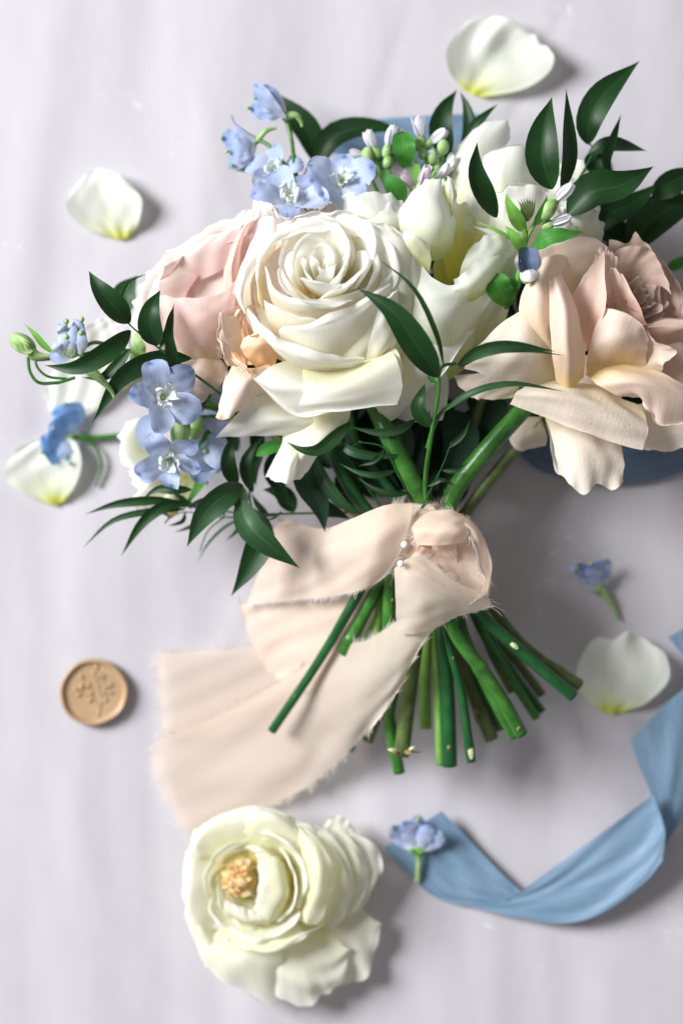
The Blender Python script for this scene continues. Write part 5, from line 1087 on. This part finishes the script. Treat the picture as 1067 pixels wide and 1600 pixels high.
bd = blob('dark_bud', (824,330,288), 8, M['stem_brown'], t, axis=(.1, 1, .3), stretch=1.9, n=10)
for k in range(7):
    a_ = k/6*2-1; blade(bd, [(822+4*a_,344,290),(824+8*a_,326,300),(822+14*a_,306+6*abs(a_),298)], 7, M['stem_brown'], name='bud_scale', cup=-.3)
bud5(t, (862,318,280), (.75,.65,.3), 42, 'lilac_bud', open_=.10, n=5, seed=3)
blob('bud', (856,328,288), 11, M['bud_green'], t, axis=(.6, .9, .2), stretch=1.6)
bud5(t, (856,352,278), (1,.35,.3), 36, 'lilac_bud', open_=.08, n=5, seed=4)
f = blob('bud', (822,430,270), 10, M['bud_green'], t, axis=(0, 1, .3), stretch=1.3)
blade(f, [(822,428,284),(824,410,296),(825,387,290)], 30, M['slate_bud'], prof='petal', name='bud_petal', cup=.5, fold=.2)
blade(f, [(816,426,284),(808,408,302),(812,392,294)], 11, M['lilac_bud'], prof='leaf', name='bud_petal', cup=.2)
blade(f, [(812,424,288),(826,430,304),(841,424,296)], 19, M['lilac_bud'], prof='oval', name='bud_petal', cup=-.3)
blade(f, [(834,424,284),(841,408,300),(837,390,292)], 10, M['lilac_bud'], prof='leaf', name='bud_petal', cup=.2)
t = thing('tweedia_sprig', 'single lilac bud peeping out between dark leaves at the top right', 'filler flower', (945, 290, 140), 'tweedia sprigs')
tube('stem', [(930,330,130),(942,300,150),(948,285,155)], [3,2.5], M['stem_lime'], t)
bud5(t, (948,282,158), (.1,1,.3), 30, 'lilac_bud', open_=.08, n=5, seed=4)

# ================================================================= leaves added under the flowers to block light and darken the gaps
def packed(label, n, box, hs, dirs, seed, L=(80, 125), W=(40, 62)):
    rr = np.random.RandomState(seed); x0, y0, x1, y1 = box
    t = thing('added_greenery', label, 'foliage', ((x0+x1)/2, y1, hs[0]), 'broad leaves added for shade under the flowers')
    for k in range(n):
        x, y, h = rr.uniform(x0, x1), rr.uniform(y0, y1), rr.uniform(*hs); a = math.radians(rr.uniform(*dirs)); l = rr.uniform(*L)
        dx, dy = math.cos(a)*l/2, -math.sin(a)*l/2; b_ = rr.uniform(-12, 12)
        blade(t, [(x-dx, y-dy, h), (x-b_, y+b_, h+rr.uniform(0, 18)), (x+dx, y+dy, h+rr.uniform(-12, 8))], rr.uniform(*W), M['ruscus_deep'], cup=.2, fold=.1, roll=rr.uniform(-25, 25), nu=7, nv=12)
    return t
packed('dark broad leaves added for shade under the creamy rose', 34, (420, 400, 640, 640), (20, 150), (40, 140), 1)
packed('dark broad leaves added for shade under the pink rose', 20, (300, 450, 430, 620), (20, 110), (60, 170), 2, L=(70, 100), W=(36, 52))
packed('dark broad leaves added for shade under the white garden rose', 26, (600, 360, 800, 600), (20, 105), (40, 140), 3)
packed('dark broad leaves added for shade under the blush rose', 24, (830, 430, 1060, 630), (20, 120), (10, 120), 4)
packed('dark broad leaves added for shade under the rose at the back', 14, (730, 290, 920, 400), (8, 60), (30, 120), 5, L=(70, 100))
packed('dark leaves added to darken the gap just above the knot', 26, (575, 640, 735, 745), (18, 105), (60, 120), 6, L=(90, 130), W=(34, 52))
packed('small dark leaves added for shade beside the lowest creamy petals', 12, (470, 650, 580, 760), (20, 100), (60, 150), 7, L=(70, 100), W=(24, 38))
packed('dark leaves added for shade between the blue florets and the pink rose', 10, (300, 600, 400, 690), (30, 110), (60, 170), 8, L=(60, 90), W=(22, 36))
